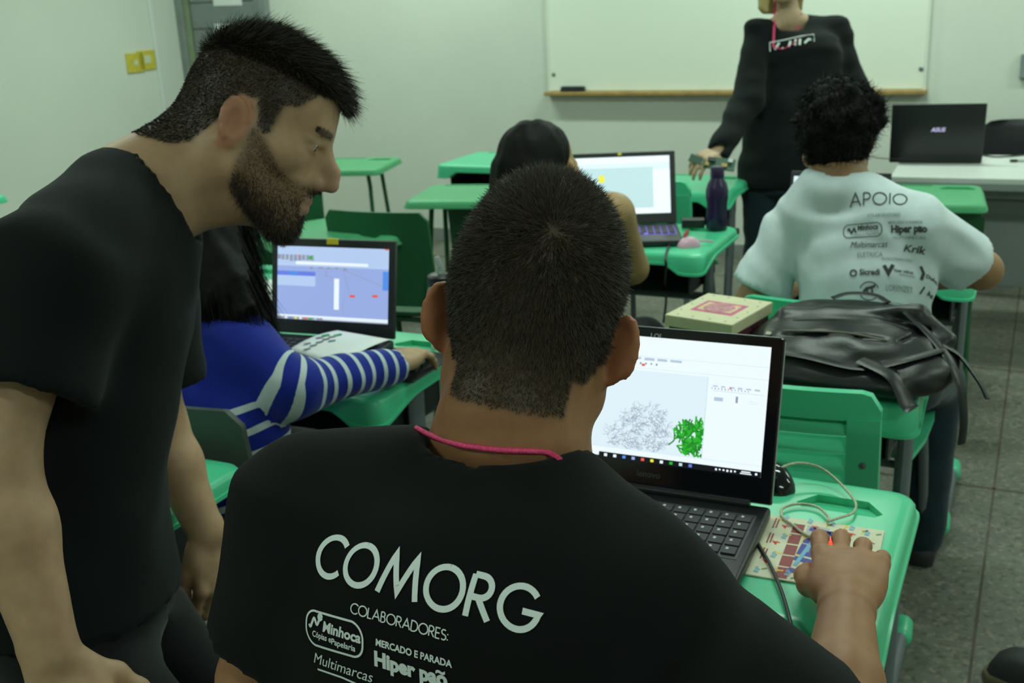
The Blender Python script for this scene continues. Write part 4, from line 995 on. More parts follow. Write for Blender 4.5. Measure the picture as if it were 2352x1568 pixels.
o = MB().rbox((0, 0, .0015), (.24, .19, .003), .001).build('mouse_pad', G('rubber'), loc=along(mj, -.07, .0) + np.array([0, 0, ZT]), rot=(0, 0, PSI)); tag(o, 'plain black mouse pad at the edge of the striped student desk', 'mouse pad')
# shoe tip at the right edge of the frame
MT['sole'] = mat('tan_sole', (.16, .13, .07), .6, noise=(20, .15)); MT['upper'] = mat('dark_canvas', (.02, .022, .024), .7)
sp_ = atz(2330, 1552, 0.02); o = empty('shoe', (sp_[0], sp_[1], 0.0005), PSI + math.radians(72)); tag(o, 'dark shoe with a tan sole at the right bottom corner', 'shoe')
def foot(z0, z1, sc=1.0, taper=1.0):
    prof = [(-.06, .030), (-.045, .046), (.0, .050), (.08, .043), (.15, .038), (.20, .034), (.225, .018)]
    loop = [(x * sc + (.08 - .08 * sc), y * sc) for x, y in prof] + [(x * sc + (.08 - .08 * sc), -y * sc) for x, y in prof[::-1]]
    return [(-y, -x, z0) for x, y in loop]
MB().loft([foot(0, 0, .96), foot(.004, 0, 1.0), foot(.024, 0, 1.0), foot(.028, 0, .97)]).build('sole', G('sole'), o, 40)
MB().loft([foot(.026, 0, .95), foot(.05, 0, .90), foot(.075, 0, .72), foot(.085, 0, .5)]).build('upper', G('upper'), o, 50)
# ================================================================== people
def skin_mat(name, rough=.5):
    M = bpy.data.materials.new(name); M.use_nodes = True; N = M.node_tree.nodes; L = M.node_tree.links; b = N['Principled BSDF']
    at = N.new('ShaderNodeAttribute'); at.attribute_name = 'tone'
    tc = N.new('ShaderNodeTexCoord'); t = N.new('ShaderNodeTexNoise'); t.inputs['Scale'].default_value = 45; t.inputs['Detail'].default_value = 4; L.new(tc.outputs['Object'], t.inputs['Vector'])
    mr = N.new('ShaderNodeMapRange'); mr.inputs[1].default_value = .3; mr.inputs[2].default_value = .7; mr.inputs[3].default_value = .90; mr.inputs[4].default_value = 1.08; L.new(t.outputs['Fac'], mr.inputs[0])
    mx = N.new('ShaderNodeMix'); mx.data_type = 'RGBA'; mx.blend_type = 'MULTIPLY'; mx.inputs[0].default_value = 1; L.new(at.outputs['Color'], mx.inputs[6]); L.new(mr.outputs[0], mx.inputs[7])
    L.new(mx.outputs[2], b.inputs['Base Color']); b.inputs['Roughness'].default_value = rough; b.inputs['Specular IOR Level'].default_value = .35
    b.inputs['Subsurface Weight'].default_value = .08; b.inputs['Subsurface Radius'].default_value = (.012, .004, .002)
    t2 = N.new('ShaderNodeTexNoise'); t2.inputs['Scale'].default_value = 320; L.new(tc.outputs['Object'], t2.inputs['Vector'])
    bp_ = N.new('ShaderNodeBump'); bp_.inputs['Strength'].default_value = .12; bp_.inputs['Distance'].default_value = .0008; L.new(t2.outputs['Fac'], bp_.inputs['Height']); L.new(bp_.outputs[0], b.inputs['Normal'])
    return M
MT['skin'] = skin_mat('skin')
def cloth(name, col, rough=.9, weave=700, sheen=.15):
    return mat(name, col, rough, noise=(14, .10, 5), bump=(weave, .18, .0008), sheen=sheen, spec=.2)
MT['blackshirt'] = cloth('black_cotton', (.0040, .0046, .0049), sheen=.02); MT['blackshirt2'] = cloth('bluelit_black_cotton', (.0055, .0072, .0078), sheen=.03); MT['whiteshirt'] = cloth('white_cotton', (.60, .68, .72), .85)  # second black cotton: bluish light on the man's shirt put into its base colour
MT['blacktrouser'] = cloth('black_trousers', (.007, .0075, .009)); MT['jeans'] = cloth('dark_jeans', (.012, .028, .038)); MT['knitblack'] = cloth('black_knit', (.006, .0085, .009), sheen=.05); MT['greytop'] = cloth('pale_grey_top', (.40, .50, .52))
MT['hair_dk'] = mat('dark_brown_hair', (.013, .010, .007), .5, spec=.3); MT['hair_bz'] = mat('buzzed_brown_hair', (.048, .038, .027), .55, spec=.3); MT['hair_bk'] = mat('black_hair', (.0045, .004, .004), .62, spec=.15); MT['hair_bl'] = mat('blonde_hair', (.36, .26, .10), .5)
MT['eyew'] = mat('eye_white', (.55, .52, .48), .25); MT['iris'] = mat('dark_iris', (.03, .02, .012), .2); MT['pinkcord'] = mat('pink_cord', (.80, .06, .20), .6, noise=(500, .3)); MT['printw'] = mat('shirt_print_white', (.80, .86, .86), .7); MT['printk'] = mat('shirt_print_dark', (.045, .055, .055), .8); MT['printg'] = mat('shirt_print_grey', (.22, .27, .27), .8)
MT['shoe'] = mat('dark_shoe', (.02, .02, .022), .6)
class Head:
    def __init__(s, c, fwd, up, sc=1.0): s.c = np.asarray(c, float); s.R = frame(fwd, up); s.s = sc
    def W(s, *p): return s.c + s.R @ (np.array(p, float) * s.s)
    def L(s, P): return ((P - s.c) @ s.R) / s.s
def head_sdf(F, h, ear_out=.45, tall=0.0, ear=1.0, nose=1.0, jaw=1.0, face=True):
    W, R, s = h.W, h.R, h.s
    def E(p, r, k=.02, Rl=None, op='u'): F.ell(W(*p), np.array(r) * s, R if Rl is None else R @ Rl, k * s, op)
    def Cn(a, b, ra, rb, k=.01, op='u'): F.cone(W(*a), W(*b), ra * s, rb * s, k * s, op)
    E((0, -.012, .045 + tall * .4), (.074, .097, .083 + tall)); E((0, -.035, .02), (.068, .070, .070), .03); E((0, .030, .045), (.064, .060, .062), .03)
    E((0, .030, -.025), (.056, .058, .080), .03)
    if face:
        Cn((-.030, .080, .030), (.030, .080, .030), .011, .011, .018)
        for x in (-1, 1):
            E((x * .044, .050, -.015), (.021, .028, .022), .02); Cn((x * .056, .004, -.058), (x * .018, .074, -.098 * jaw), .016, .017, .03); Cn((x * .057, .002, -.015), (x * .056, .004, -.058), .016, .016, .03)
            E((x * .033, .098, .010), (.019, .016, .012), .012, None, 'd'); E((x * .032, .0745, .009), (.0140, .0125, .0120), .005); Cn((x * .020, .0850, .016), (x * .045, .0790, .015), .0032, .0032, .004); Cn((x * .021, .0850, .002), (x * .044, .0790, .003), .0028, .0028, .004)
            E((x * .0125 * 1, .1005, -.034), (.0085, .0105, .0085), .007)
            Cn((x * .046, .071, .015), (x * .016, .0905, .017), .005, .005, .006)
        Cn((-.015, .080, -.100 * jaw), (.015, .080, -.100 * jaw), .017, .017, .02); E((0, .070, -.060), (.034, .030, .038), .022)
        E((0, .092, -.016), (.0135, .018, .024), .012); Cn((0, .086, .020), (0, .103 + .008 * nose, -.012), .0100, .0105, .012); Cn((0, .103 + .008 * nose, -.012), (0, .107 + .010 * nose, -.028), .0105, .0112, .010); E((0, .098, -.036), (.010, .014, .007), .008)
        Cn((-.018, .092, -.0625), (0, .0985, -.0605), .0045, .0055, .005); Cn((.018, .092, -.0625), (0, .0985, -.0605), .0045, .0055, .005)
        Cn((-.016, .091, -.0735), (0, .0975, -.0745), .005, .0065, .005); Cn((.016, .091, -.0735), (0, .0975, -.0745), .005, .0065, .005)
        Cn((-.020, .0955, -.068), (.020, .0955, -.068), .0012, .0012, .003, 'd')
    a = ear_out; ca, sa = math.cos(a), math.sin(a)
    for x in (-1, 1):
        e = np.array([x * sa, -ca, 0]); n = np.array([x * ca, sa, 0]); zt = np.array([0, -.22, 1.]); zt /= np.linalg.norm(zt)
        b = np.array([x * (.0775 - .004 * sa), -.004, -.006])
        Rl = np.stack([n, nrm(np.cross(zt, n)), zt], 1)
        c0 = b + e * .015 * ear
        F.ell(W(*c0), np.array([.0062, .0175 * ear, .0300 * ear]) * s, R @ Rl, .006 * s)
        F.ell(W(*(c0 + n * .0070 - e * .002)), np.array([.0075, .0105 * ear, .0190 * ear]) * s, R @ Rl, .004 * s, 'd')
        ring = [W(*(c0 + (e * math.cos(math.radians(p_)) * .0162 + zt * math.sin(math.radians(p_)) * .0285) * ear + n * .0025)) for p_ in (165, 140, 115, 90, 65, 40, 15, -10, -35, -55)]
        F.chain(ring, [.0040 * s] * len(ring), .003 * s)
        F.ell(W(*(c0 - zt * .024 * ear - e * .004)), np.array([.0055, .0095, .0110]) * s, R @ Rl, .006 * s)
def ear_mask(h, P, ear_out, ear=1.0, m_=1.25):
    L_ = h.L(P); out = np.zeros(len(P), bool); ca, sa = math.cos(ear_out), math.sin(ear_out)
    for x in (-1, 1):
        e = np.array([x * sa, -ca, 0]); n = np.array([x * ca, sa, 0]); zt = nrm([0, -.22, 1.]); c0 = np.array([x * (.0775 - .004 * sa), -.004, -.006]) + e * .015 * ear; q = L_ - c0
        out |= (((q @ e) / (.0200 * ear)) ** 2 + ((q @ zt) / (.0335 * ear)) ** 2 < m_) & (np.abs(q @ n) < .012) & (q @ n > -.007)
    return out
def hand_sdf(F, wrist, fwd, back, side, curl=(.35, .5, .35), spread=.08, thumb=(.62, .62, -.30), tcurl=.3, s=1.0, splay=None, k=.005, tips=None):
    """side +1 = right hand; back = direction of the back of the hand. Returns finger joints"""
    f = nrm(fwd); n = nrm(np.asarray(back) - f * (np.asarray(back) @ f)); x = np.cross(n, f) * side
    P = lambda a, b, c: np.asarray(wrist) + (f * a + x * b + n * c) * s
    F.tubeloft([(P(-.02, 0, 0), x, .027 * s, .020 * s), (P(.01, 0, 0), x, .029 * s, .0195 * s), (P(.045, 0, .002), x, .0375 * s, .0175 * s), (P(.078, -.001, .003), x, .0415 * s, .0145 * s), (P(.092, -.001, .001), x, .0400 * s, .0120 * s)], .012 * s)
    F.ell(P(.045, .024, -.008), np.array([.034, .016, .015]) * s, np.stack([f, x, n], 1), .015 * s); F.ell(P(.045, -.026, -.006), np.array([.036, .013, .014]) * s, np.stack([f, x, n], 1), .015 * s)
    out = []
    cl = curl if hasattr(curl[0], '__len__') else [curl] * 4
    for i, (bx_, by_, ln) in enumerate(((.030, .091, (.043, .026, .021)), (.0095, .096, (.047, .030, .022)), (-.0115, .092, (.043, .027, .021)), (-.0305, .083, (.034, .021, .019)))):
        a = P(by_ - .012, bx_, .002); d = nrm(f + x * (spread * (1.5 - i) * (1 if splay is None else splay))); ang = 0; pts = [a + n * 0]; rr = [(.0102, .0094, .0086, .0076), (.0104, .0096, .0088, .0078), (.0100, .0092, .0084, .0074), (.0088, .0080, .0074, .0066)][i]
        p = a + d * .012 * s; pts.append(p)
        F.ell(p + n * .003 * s, np.array([.0105, .0095, .0090]) * s, None, .008 * s)
        for j in range(3):
            ang += cl[i][j]; p = p + (d * math.cos(ang) - n * math.sin(ang)) * ln[j] * s; pts.append(p)
        F.chain(pts, [rr[0] * s] + [r_ * s for r_ in rr], k * s); out.append(pts)
        F.ell(pts[2] + 0 * n, np.array([1, 1, 1]) * rr[1] * 1.06 * s, None, .004 * s)
    tb = P(.024, .022, -.006); td = nrm(f * thumb[0] + x * thumb[1] + n * thumb[2]); p1 = tb + td * .042 * s; td2 = nrm(td + f * tcurl - x * tcurl * .55); p2 = p1 + td2 * .034 * s; td3 = nrm(td2 + f * tcurl * .5 - x * tcurl * .5); p3 = p2 + td3 * .026 * s
    F.chain([tb, p1, p2, p3], [.0155 * s, .0125 * s, .0110 * s, .0088 * s], .010 * s); out.append([tb, p1, p2, p3]); return out
def strands(name, P0, D, length, width, material, parent, curl=0.0, jit=.25, grav=0.0, seg=3, taper=True):
    "thin hair blades from root points P0 along directions D"
    n = len(P0); D = D + nrs.normal(0, jit, (n, 3)); D /= np.linalg.norm(D, axis=1)[:, None]
    L = (length if np.ndim(length) else np.full(n, length)) * nrs.uniform(.7, 1.15, n)
    side = np.cross(D, nrs.normal(0, 1, (n, 3))); side /= np.linalg.norm(side, axis=1)[:, None]
    C1 = nrs.normal(0, 1, (n, 3)); rows = []
    for k in range(seg + 1):
        t = k / seg; p = P0 + D * (L * t)[:, None] + np.array([0, 0, -1.]) * (grav * L * t * t)[:, None] + C1 * (curl * L * t * t)[:, None]
        w = width * (1 - (t ** 1.5 if taper else 0) * .85); rows.append(p + side * w / 2); rows.append(p - side * w / 2)
    Vt = np.stack(rows, 1).reshape(-1, 3); m_ = 2 * (seg + 1); base = (np.arange(n) * m_)[:, None]
    Fc = np.concatenate([base + np.array([[2 * k, 2 * k + 1, 2 * k + 3, 2 * k + 2]]) for k in range(seg)])
    o = nobj(name, Vt, Fc, material, parent); o['kind'] = 'stuff'; return o
def scatter(Vt, Fc, mask, n):
    f = Fc[mask[Fc].all(1)]; a = np.linalg.norm(np.cross(Vt[f[:, 2]] - Vt[f[:, 0]], Vt[f[:, 3]] - Vt[f[:, 1]]), axis=1); idx = nrs.choice(len(f), n, p=a / a.sum())
    u, v = nrs.rand(n, 1), nrs.rand(n, 1); q = Vt[f[idx]]; P = (q[:, 0] * (1 - u) + q[:, 1] * u) * (1 - v) + (q[:, 3] * (1 - u) + q[:, 2] * u) * v
    N = np.cross(q[:, 2] - q[:, 0], q[:, 3] - q[:, 1]); N /= np.linalg.norm(N, axis=1)[:, None]; return P, N
def sm01(x, a, b): t = np.clip((x - a) / (b - a), 0, 1); return t * t * (3 - 2 * t)
def build_body(name, pts, fine, prims, h=.011):
    A = np.array(pts); F = SDF(A.min(0) - .16, A.max(0) + .16, h, fine); prims(F); Vt, Fc = F.net(); return F, relax(Vt, Fc, 1, .35), Fc
def box_around(P, m_, st): P = np.array(P); return (P.min(0) - m_, P.max(0) + m_, st)
def limb(F, a, b, ra, rb, k=.02, mid=None):
    a, b = np.asarray(a), np.asarray(b)
    if mid is None: F.cone(a, b, ra, rb, k)
    else: c = a + (b - a) * .35; F.cone(a, c, ra, mid, k); F.cone(c, b, mid, rb, k)
def legs_seated(pelvis, fwd, side, knee_z=.50, kd=.42, foot_back=.05):
    out = []
    for s_ in (1, -1):
        hip = np.array(pelvis) + side * .09 * s_; kn = hip + fwd * kd + side * .04 * s_; kn[2] = knee_z; an = kn - fwd * foot_back; an = np.array([an[0], an[1], .085]); out.append((hip, kn, an))
    return out
def shoes(root, legs, fwd, material):
    for hip, kn, an in legs:
        a = math.atan2(fwd[1], fwd[0]); c, s_ = math.cos(a), math.sin(a)
        def lp(z, sc):
            return [(an[0] + (x * sc + .06) * c - y * sc * s_, an[1] + (x * sc + .06) * s_ + y * sc * c, z) for x, y in [(-.115, .02), (-.10, .034), (-.04, .036), (.05, .046), (.11, .040), (.145, .016), (.145, -.016), (.11, -.040), (.05, -.046), (-.04, -.036), (-.10, -.034), (-.115, -.02)]]
        MB().loft([lp(.002, .97), lp(.02, 1.0), lp(.045, .96), lp(.07, .78), lp(.085, .5)]).build('shoe', material, root, 50)
def trousers(root, pelvis_st, legs, material, extra=.014, h=.014):
    pts = [q[0] for q in pelvis_st] + [p for l in legs for p in l]; A = np.array(pts); F = SDF(A.min(0) - .16, A.max(0) + .16, h)
    F.tubeloft([(c, ax, w + extra * .4, d + extra * .4) for c, ax, w, d in pelvis_st], .03)
    for hip, kn, an in legs: F.cone(hip, kn, .088, .068, .03); F.cone(kn, np.array(an) + np.array([0, 0, -.02]), .068, .056, .03)
    F.add(lambda P: .008 * (vnoise(P * np.array([16, 16, 26.])) - .5)); Vt, Fc = F.net(); return nobj('trousers', relax(Vt, Fc, 1), Fc, material, root)
def tone(n, col): return np.tile(np.array(col, float), (n, 1))
def mixc(C, m_, col): C[:] = C * (1 - m_[:, None]) + np.array(col) * m_[:, None]
def shirt_print(shirt, Vt, Fc, O, ex_, ey_, items, root):
    "projects flat lettering on to the cloth along the print plane's normal"
    bv = BVHTree.FromPolygons([tuple(p) for p in Vt], [tuple(q) for q in Fc.tolist()]); ez = nrm(np.cross(ex_, ey_))
    for nm, m_, v, f in items:
        out = []; ok = []
        for x, y in v:
            p = O + ex_ * x + ey_ * y + ez * .25; hit = bv.ray_cast(Vector(p), Vector(-ez), .6)
            if hit[0] is None: out.append(tuple(p)); ok.append(False)
            else: out.append(tuple(hit[0] + hit[1] * .0012)); ok.append(True)
        f = [q for q in f if all(ok[i] for i in q)]
        if f: MB().add(out, f).build(nm, G(m_), shirt)['kind'] = 'stuff'
    return bv
def cast(bv, x, y):
    hit = bv.ray_cast(Vector(CC), Vector(nrm(ray(x, y))), 9); return None if hit[0] is None else np.array(hit[0])
SKIN_T = (.33, .155, .075); SKIN_P = (.45, .275, .165)

# ------------------------------------------------------------------ seated student in the lettered black shirt
def boy():
    side = U.copy(); fw = V.copy()
    yaw = math.radians(9); hf = CD * math.cos(yaw) + CR * math.sin(yaw); hu = CU * math.cos(math.radians(11)) + CR * math.sin(math.radians(11))
    hd = Head(px(1224, 748, 1.03), hf, hu, 1.0)
    c7 = px(1132, 1035, .985); shR = px(1462, 1408, .885); shL = px(712, 1166, 1.03)
    wR = atz(1946, 1378, .822); eR = px(1925, 1690, 1.115); eL = px(600, 1560, 1.06); wL = px(850, 1330, 1.36)
    mid = (shR + shL) / 2; pel = mid + fw * .03; pel = np.array([pel[0], pel[1], .56])
    ch_ = mid * .62 + pel * .38
    # knuckles point away over the mouse
    hdir = nrm(atz(1956, 1228, .822) - atz(1946, 1378, .822)); hb = nrm(np.array([-.10, -.30, 1.0]))
    lg = legs_seated(pel, fw, side)
    joints = [hd.c, c7, shR, shL, eR, eL, wR, wL, pel] + [p for l in lg for p in l]
    fine = [box_around([hd.c], .125, .0036), box_around([wR, wR + hdir * .16], .05, .0030)]
    fing = []
    def prims(F):
        head_sdf(F, hd, .85, .012, 1.02)
        nk = hd.W(0, -.030, -.05); F.tubeloft([(c7 - Z * .09 + fw * .06, side, .062, .05), (c7 - Z * .03 + fw * .035, side, .064, .055), (c7 + (nk - c7) * .25 + fw * .012, side, .062, .058), (c7 + (nk - c7) * .62, CR, .0595, .059), (nk + (nk - c7) * .25, CR, .058, .060)], .03)
        F.cone(c7 + side * .03 - Z * .012 + fw * .035, shR * .5 + c7 * .5 - Z * .03 + fw * .04, .040, .030, .04); F.cone(c7 - side * .03 - Z * .012 + fw * .035, shL * .5 + c7 * .5 - Z * .03 + fw * .04, .040, .030, .04)
        F.tubeloft([(pel - Z * .06, side, .14, .09), (pel + Z * .1, side, .11, .07), (ch_ + fw * .02, side, .11, .06), (mid - Z * .06 + fw * .03, side, .11, .05), (c7 - Z * .08 + fw * .05, side, .06, .045)], .03)
        limb(F, shR, eR, .048, .040, .03); limb(F, eR, wR, .042, .0290, .015, .043); limb(F, shL, eL, .048, .040, .03); limb(F, eL, wL, .042, .029, .015, .043)
        for hip, kn, an in lg: limb(F, hip, kn, .075, .052, .03); limb(F, kn, an, .052, .036, .03)
        fing.extend(hand_sdf(F, wR, hdir, hb, 1, [(.06, .55, .5), (.10, .62, .5), (.16, .68, .5), (.28, .70, .5)], .07, (.74, .44, -.30), .45, 1.12))
        hand_sdf(F, wL, nrm(fw - Z * .2), Z, -1)
    F, Vt, Fc = build_body('person', joints, fine, prims)
    Lc = hd.L(Vt); near = np.linalg.norm(Vt - hd.c, axis=1) < .2; C = tone(len(Vt), SKIN_T)
    hl = (Lc[:, 2] > np.where(Lc[:, 1] < -.005, np.where(np.abs(Lc[:, 0]) > .052, -.042 + .02 * sm01(Lc[:, 1], -.05, -.01), -.074), np.where(Lc[:, 1] < .03, .012, .07))) & near & (F.sample(Vt) < 1)
    earm = near & (np.abs(Lc[:, 0]) > .0735) & (np.abs(Lc[:, 2]) < .045) & (Lc[:, 1] < .02); hl &= ~(earm & (np.abs(Lc[:, 0]) > .078)) 
    bare = ear_mask(hd, Vt, .85, 1.02); hl &= ~bare
    mixc(C, np.where(bare, .5, 0.), (.46, .14, .07))
    hm = np.zeros(len(Vt)); hm[hl] = 1.0; hv = relax(np.stack([hm] * 3, 1), Fc, 3, .7)[:, 0]; mixc(C, hv * .84, (.038, .030, .021)); mixc(C, ((np.linalg.norm(Vt - (wR + hdir * .14), axis=1) < .06).astype(float)) * .12, (.40, .16, .10))
    body = nobj('person', Vt, Fc, G('skin'), None, {'tone': C}); tag(body, 'seated student seen from behind in black lettered T-shirt with buzzed hair, hand on mouse', 'person')
    P, N = scatter(Vt, Fc, hl, 52000); Lp = hd.L(P)
    down = hd.R @ np.array([.12, -.25, -1.]); swirl = P - hd.W(.01, -.08, .075); swirl -= N * (swirl * N).sum(1)[:, None]; swirl /= np.linalg.norm(swirl, axis=1)[:, None] + 1e-6
    ln = .0045 + .0075 * sm01(Lp[:, 2], -.06, .08); strands('hair', P - N * .001, N * .62 + swirl * .75 + nrm(down) * .15, ln, .00075, G('hair_bz'), body, .12, .22, 0, 2)
    # nails
    for pts in fing[:4]:
        d = nrm(pts[-1] - pts[-2]); up_ = nrm(hb - d * (hb @ d)); c = pts[-1] + up_ * .0062 + d * .001; s_ = nrm(np.cross(d, up_)); ring = []
        for k in range(8): a = 2 * math.pi * k / 8; ring.append(c + s_ * .0055 * math.cos(a) + d * .0065 * math.sin(a) - up_ * .0012 * abs(math.cos(a)))
    # T-shirt
    pts = [c7, shR, shL, eR, eL, pel]; A = np.array(pts); S = SDF(A.min(0) - .17, A.max(0) + .17, .0078)
    S.tubeloft([(pel - Z * .10, side, .185, .135), (pel + Z * .08, side, .175, .128), (ch_, side, .188, .128), (mid - Z * .05 + fw * .005, side, .196, .118), (mid + Z * .02, side, .17, .085)], .03, p=2.3)
    S.cone(c7 + side * .05 - Z * .045, shR + Z * .012, .056, .064, .06); S.cone(c7 - side * .05 - Z * .045, shL + Z * .012, .056, .064, .06); S.cone(c7 - Z * .13, c7 - Z * .065, .09, .066, .05)
    for a, b in ((shR, eR), (shL, eL)):
        ax = nrm(np.cross(b - a, Z)); e_ = a + (b - a) * .80; S.tubeloft([(a - (b - a) * .05, ax, .070, .068), (a + (b - a) * .35, ax, .074, .070), (e_, ax, .072, .066)], .05)
        S.cone(a + (b - a) * .74, a + (b - a) * 1.1, .048, .052, .004, 'd')
    nk = hd.W(0, -.030, -.05); nh = nrm(nk - c7); S.tubeloft([(c7 - nh * .016 + fw * .022, side, .066, .064), (c7 + nh * .018 + fw * .010, side, .078, .074), (c7 + nh * .2, side, .13, .12)], .006, 'd')
    def folds(P):
        q = (P - mid); x = q @ side; z = q[:, 2]; y = q @ fw
        return .009 * (vnoise(np.stack([x * 9 + z * 3, z * 5, y * 6], 1)) - .5) + .006 * np.sin(x * 55 + z * 14 + 4 * vnoise(np.stack([x * 6, z * 6, y], 1))) * sm01(-z, .08, .35) * .5 + .004 * (vnoise(np.stack([x * 22 - z * 14, z * 9, y * 12], 1)) - .5)
    S.add(folds); Vs, Fs = S.net(); Vs = relax(Vs, Fs, 2); sh = nobj('t_shirt', Vs, Fs, G('blackshirt'), body)
    # lettering placed where the photograph shows it
    bv = BVHTree.FromPolygons([tuple(p) for p in Vs], [tuple(q) for q in Fs.tolist()])
    a = cast(bv, 718, 1318); b = cast(bv, 1232, 1462); e1 = b - a; Lw = np.linalg.norm(e1); e1 = e1 / Lw
    e2 = ((cast(bv, 742, 1222) - a) + (cast(bv, 1218, 1350) - b)) / 2; e2 = e2 - e1 * (e2 @ e1); capm = np.linalg.norm(e2); e2 = e2 / capm
    items = []
    v, f, w0 = strokes('COMORG', 1, .155, .21); k = Lw * .985 / w0; cap = capm * .93; items.append(('lettering', 'printw', [(x * k + cap * .06, y * cap + cap * .06) for x, y in v], f))
    v, f, w1 = strokes('COLABORADORES:', cap * .245, .125, .15); items.append(('lettering', 'printw', place2d(v, cap * 1.55, -cap * .62), f))
    def T(s_, size, x, y, bold=.02, shear=0.0, sx=1.0, m_='printw'): v, f, w_ = text2d(s_, size, bold, shear, sx); items.append(('lettering', m_, place2d(v, x, y), f)); return w_
    # rounded badge
    by = -cap * 1.27; bxx = cap * .05; bw_, bh_ = cap * 1.92, cap * .86
    rr = [(bxx + bw_ / 2 + p[0], by + p[1] + .03 * cap * math.sin(p[0] / cap * 4)) for p in rrect(bw_, bh_, bh_ * .42, 8)]; rr = resample(rr, cap * .08); v, f = ribbon(rr + rr[:2], cap * .055); items.append(('badge_outline', 'printw', v, f))
    T('Minhoca', cap * .36, bxx + cap * .62, by - cap * .02, .035, .12); T('Cópias e', cap * .215, bxx + cap * .24, by - cap * .24, .02, .1, .9); T('Papelaria', cap * .215, bxx + cap * .92, by - cap * .27, .02, .1, 1.0)
    wm = [(bxx + cap * (.12 + .05 * t), by + cap * (.06 + .09 * math.sin(t * 1.25 + 3.4) + .02 * t)) for t in np.linspace(0, 8, 30)]; v, f = ribbon(wm, cap * .075); items.append(('worm_emblem', 'printw', v, f)); v, f = ribbon(_arc(bxx + cap * .52, by + cap * .30, cap * .05, 0, 360, 12), cap * .10); items.append(('worm_emblem', 'printw', v, f))
    T('Multimarcas', cap * .40, bxx + cap * .20, by - cap * .93, .0, .35); v, f = ribbon([(bxx + cap * .35, by - cap * 1.08), (bxx + cap * 1.2, by - cap * 1.06), (bxx + cap * 1.9, by - cap * 1.12)], cap * .05); items.append(('underline', 'printw', v, f))
    T('MERCADO E PARADA', cap * .235, cap * 2.35, -cap * 1.22, .03, 0, .92); T('Hiper pao', cap * .50, cap * 2.30, -cap * 1.72, .05); T('~', cap * .4, cap * 4.05, -cap * 1.52, .04)
    shirt_print(sh, Vs, Fs, a, e1, e2, items, body)
    # pink cord round the neck, lying on the skin above the collar
    bb_ = BVHTree.FromPolygons([tuple(p) for p in np.concatenate([Vt, Vs])], [tuple(q) for q in Fc.tolist()] + [tuple(q) for q in (Fs + len(Vt)).tolist()])
    cpts = []
    for x, y in ((932, 962), (955, 982), (1000, 1004), (1050, 1020), (1100, 1028), (1160, 1034), (1215, 1036), (1260, 1040), (1286, 1054)):
        h_ = cast(bb_, x, y); 
        if h_ is not None: cpts.append(h_ - nrm(ray(x, y)) * .0015)
    MB().tube(spline(cpts, 6), .0026, 7).build('neck_cord', G('pinkcord'), body, 60)
    trousers(body, [(pel - Z * .10, side, .165, .12), (pel + Z * .06, side, .155, .11)], lg, G('blacktrouser')); shoes(body, lg, fw, G('shoe'))
boy()
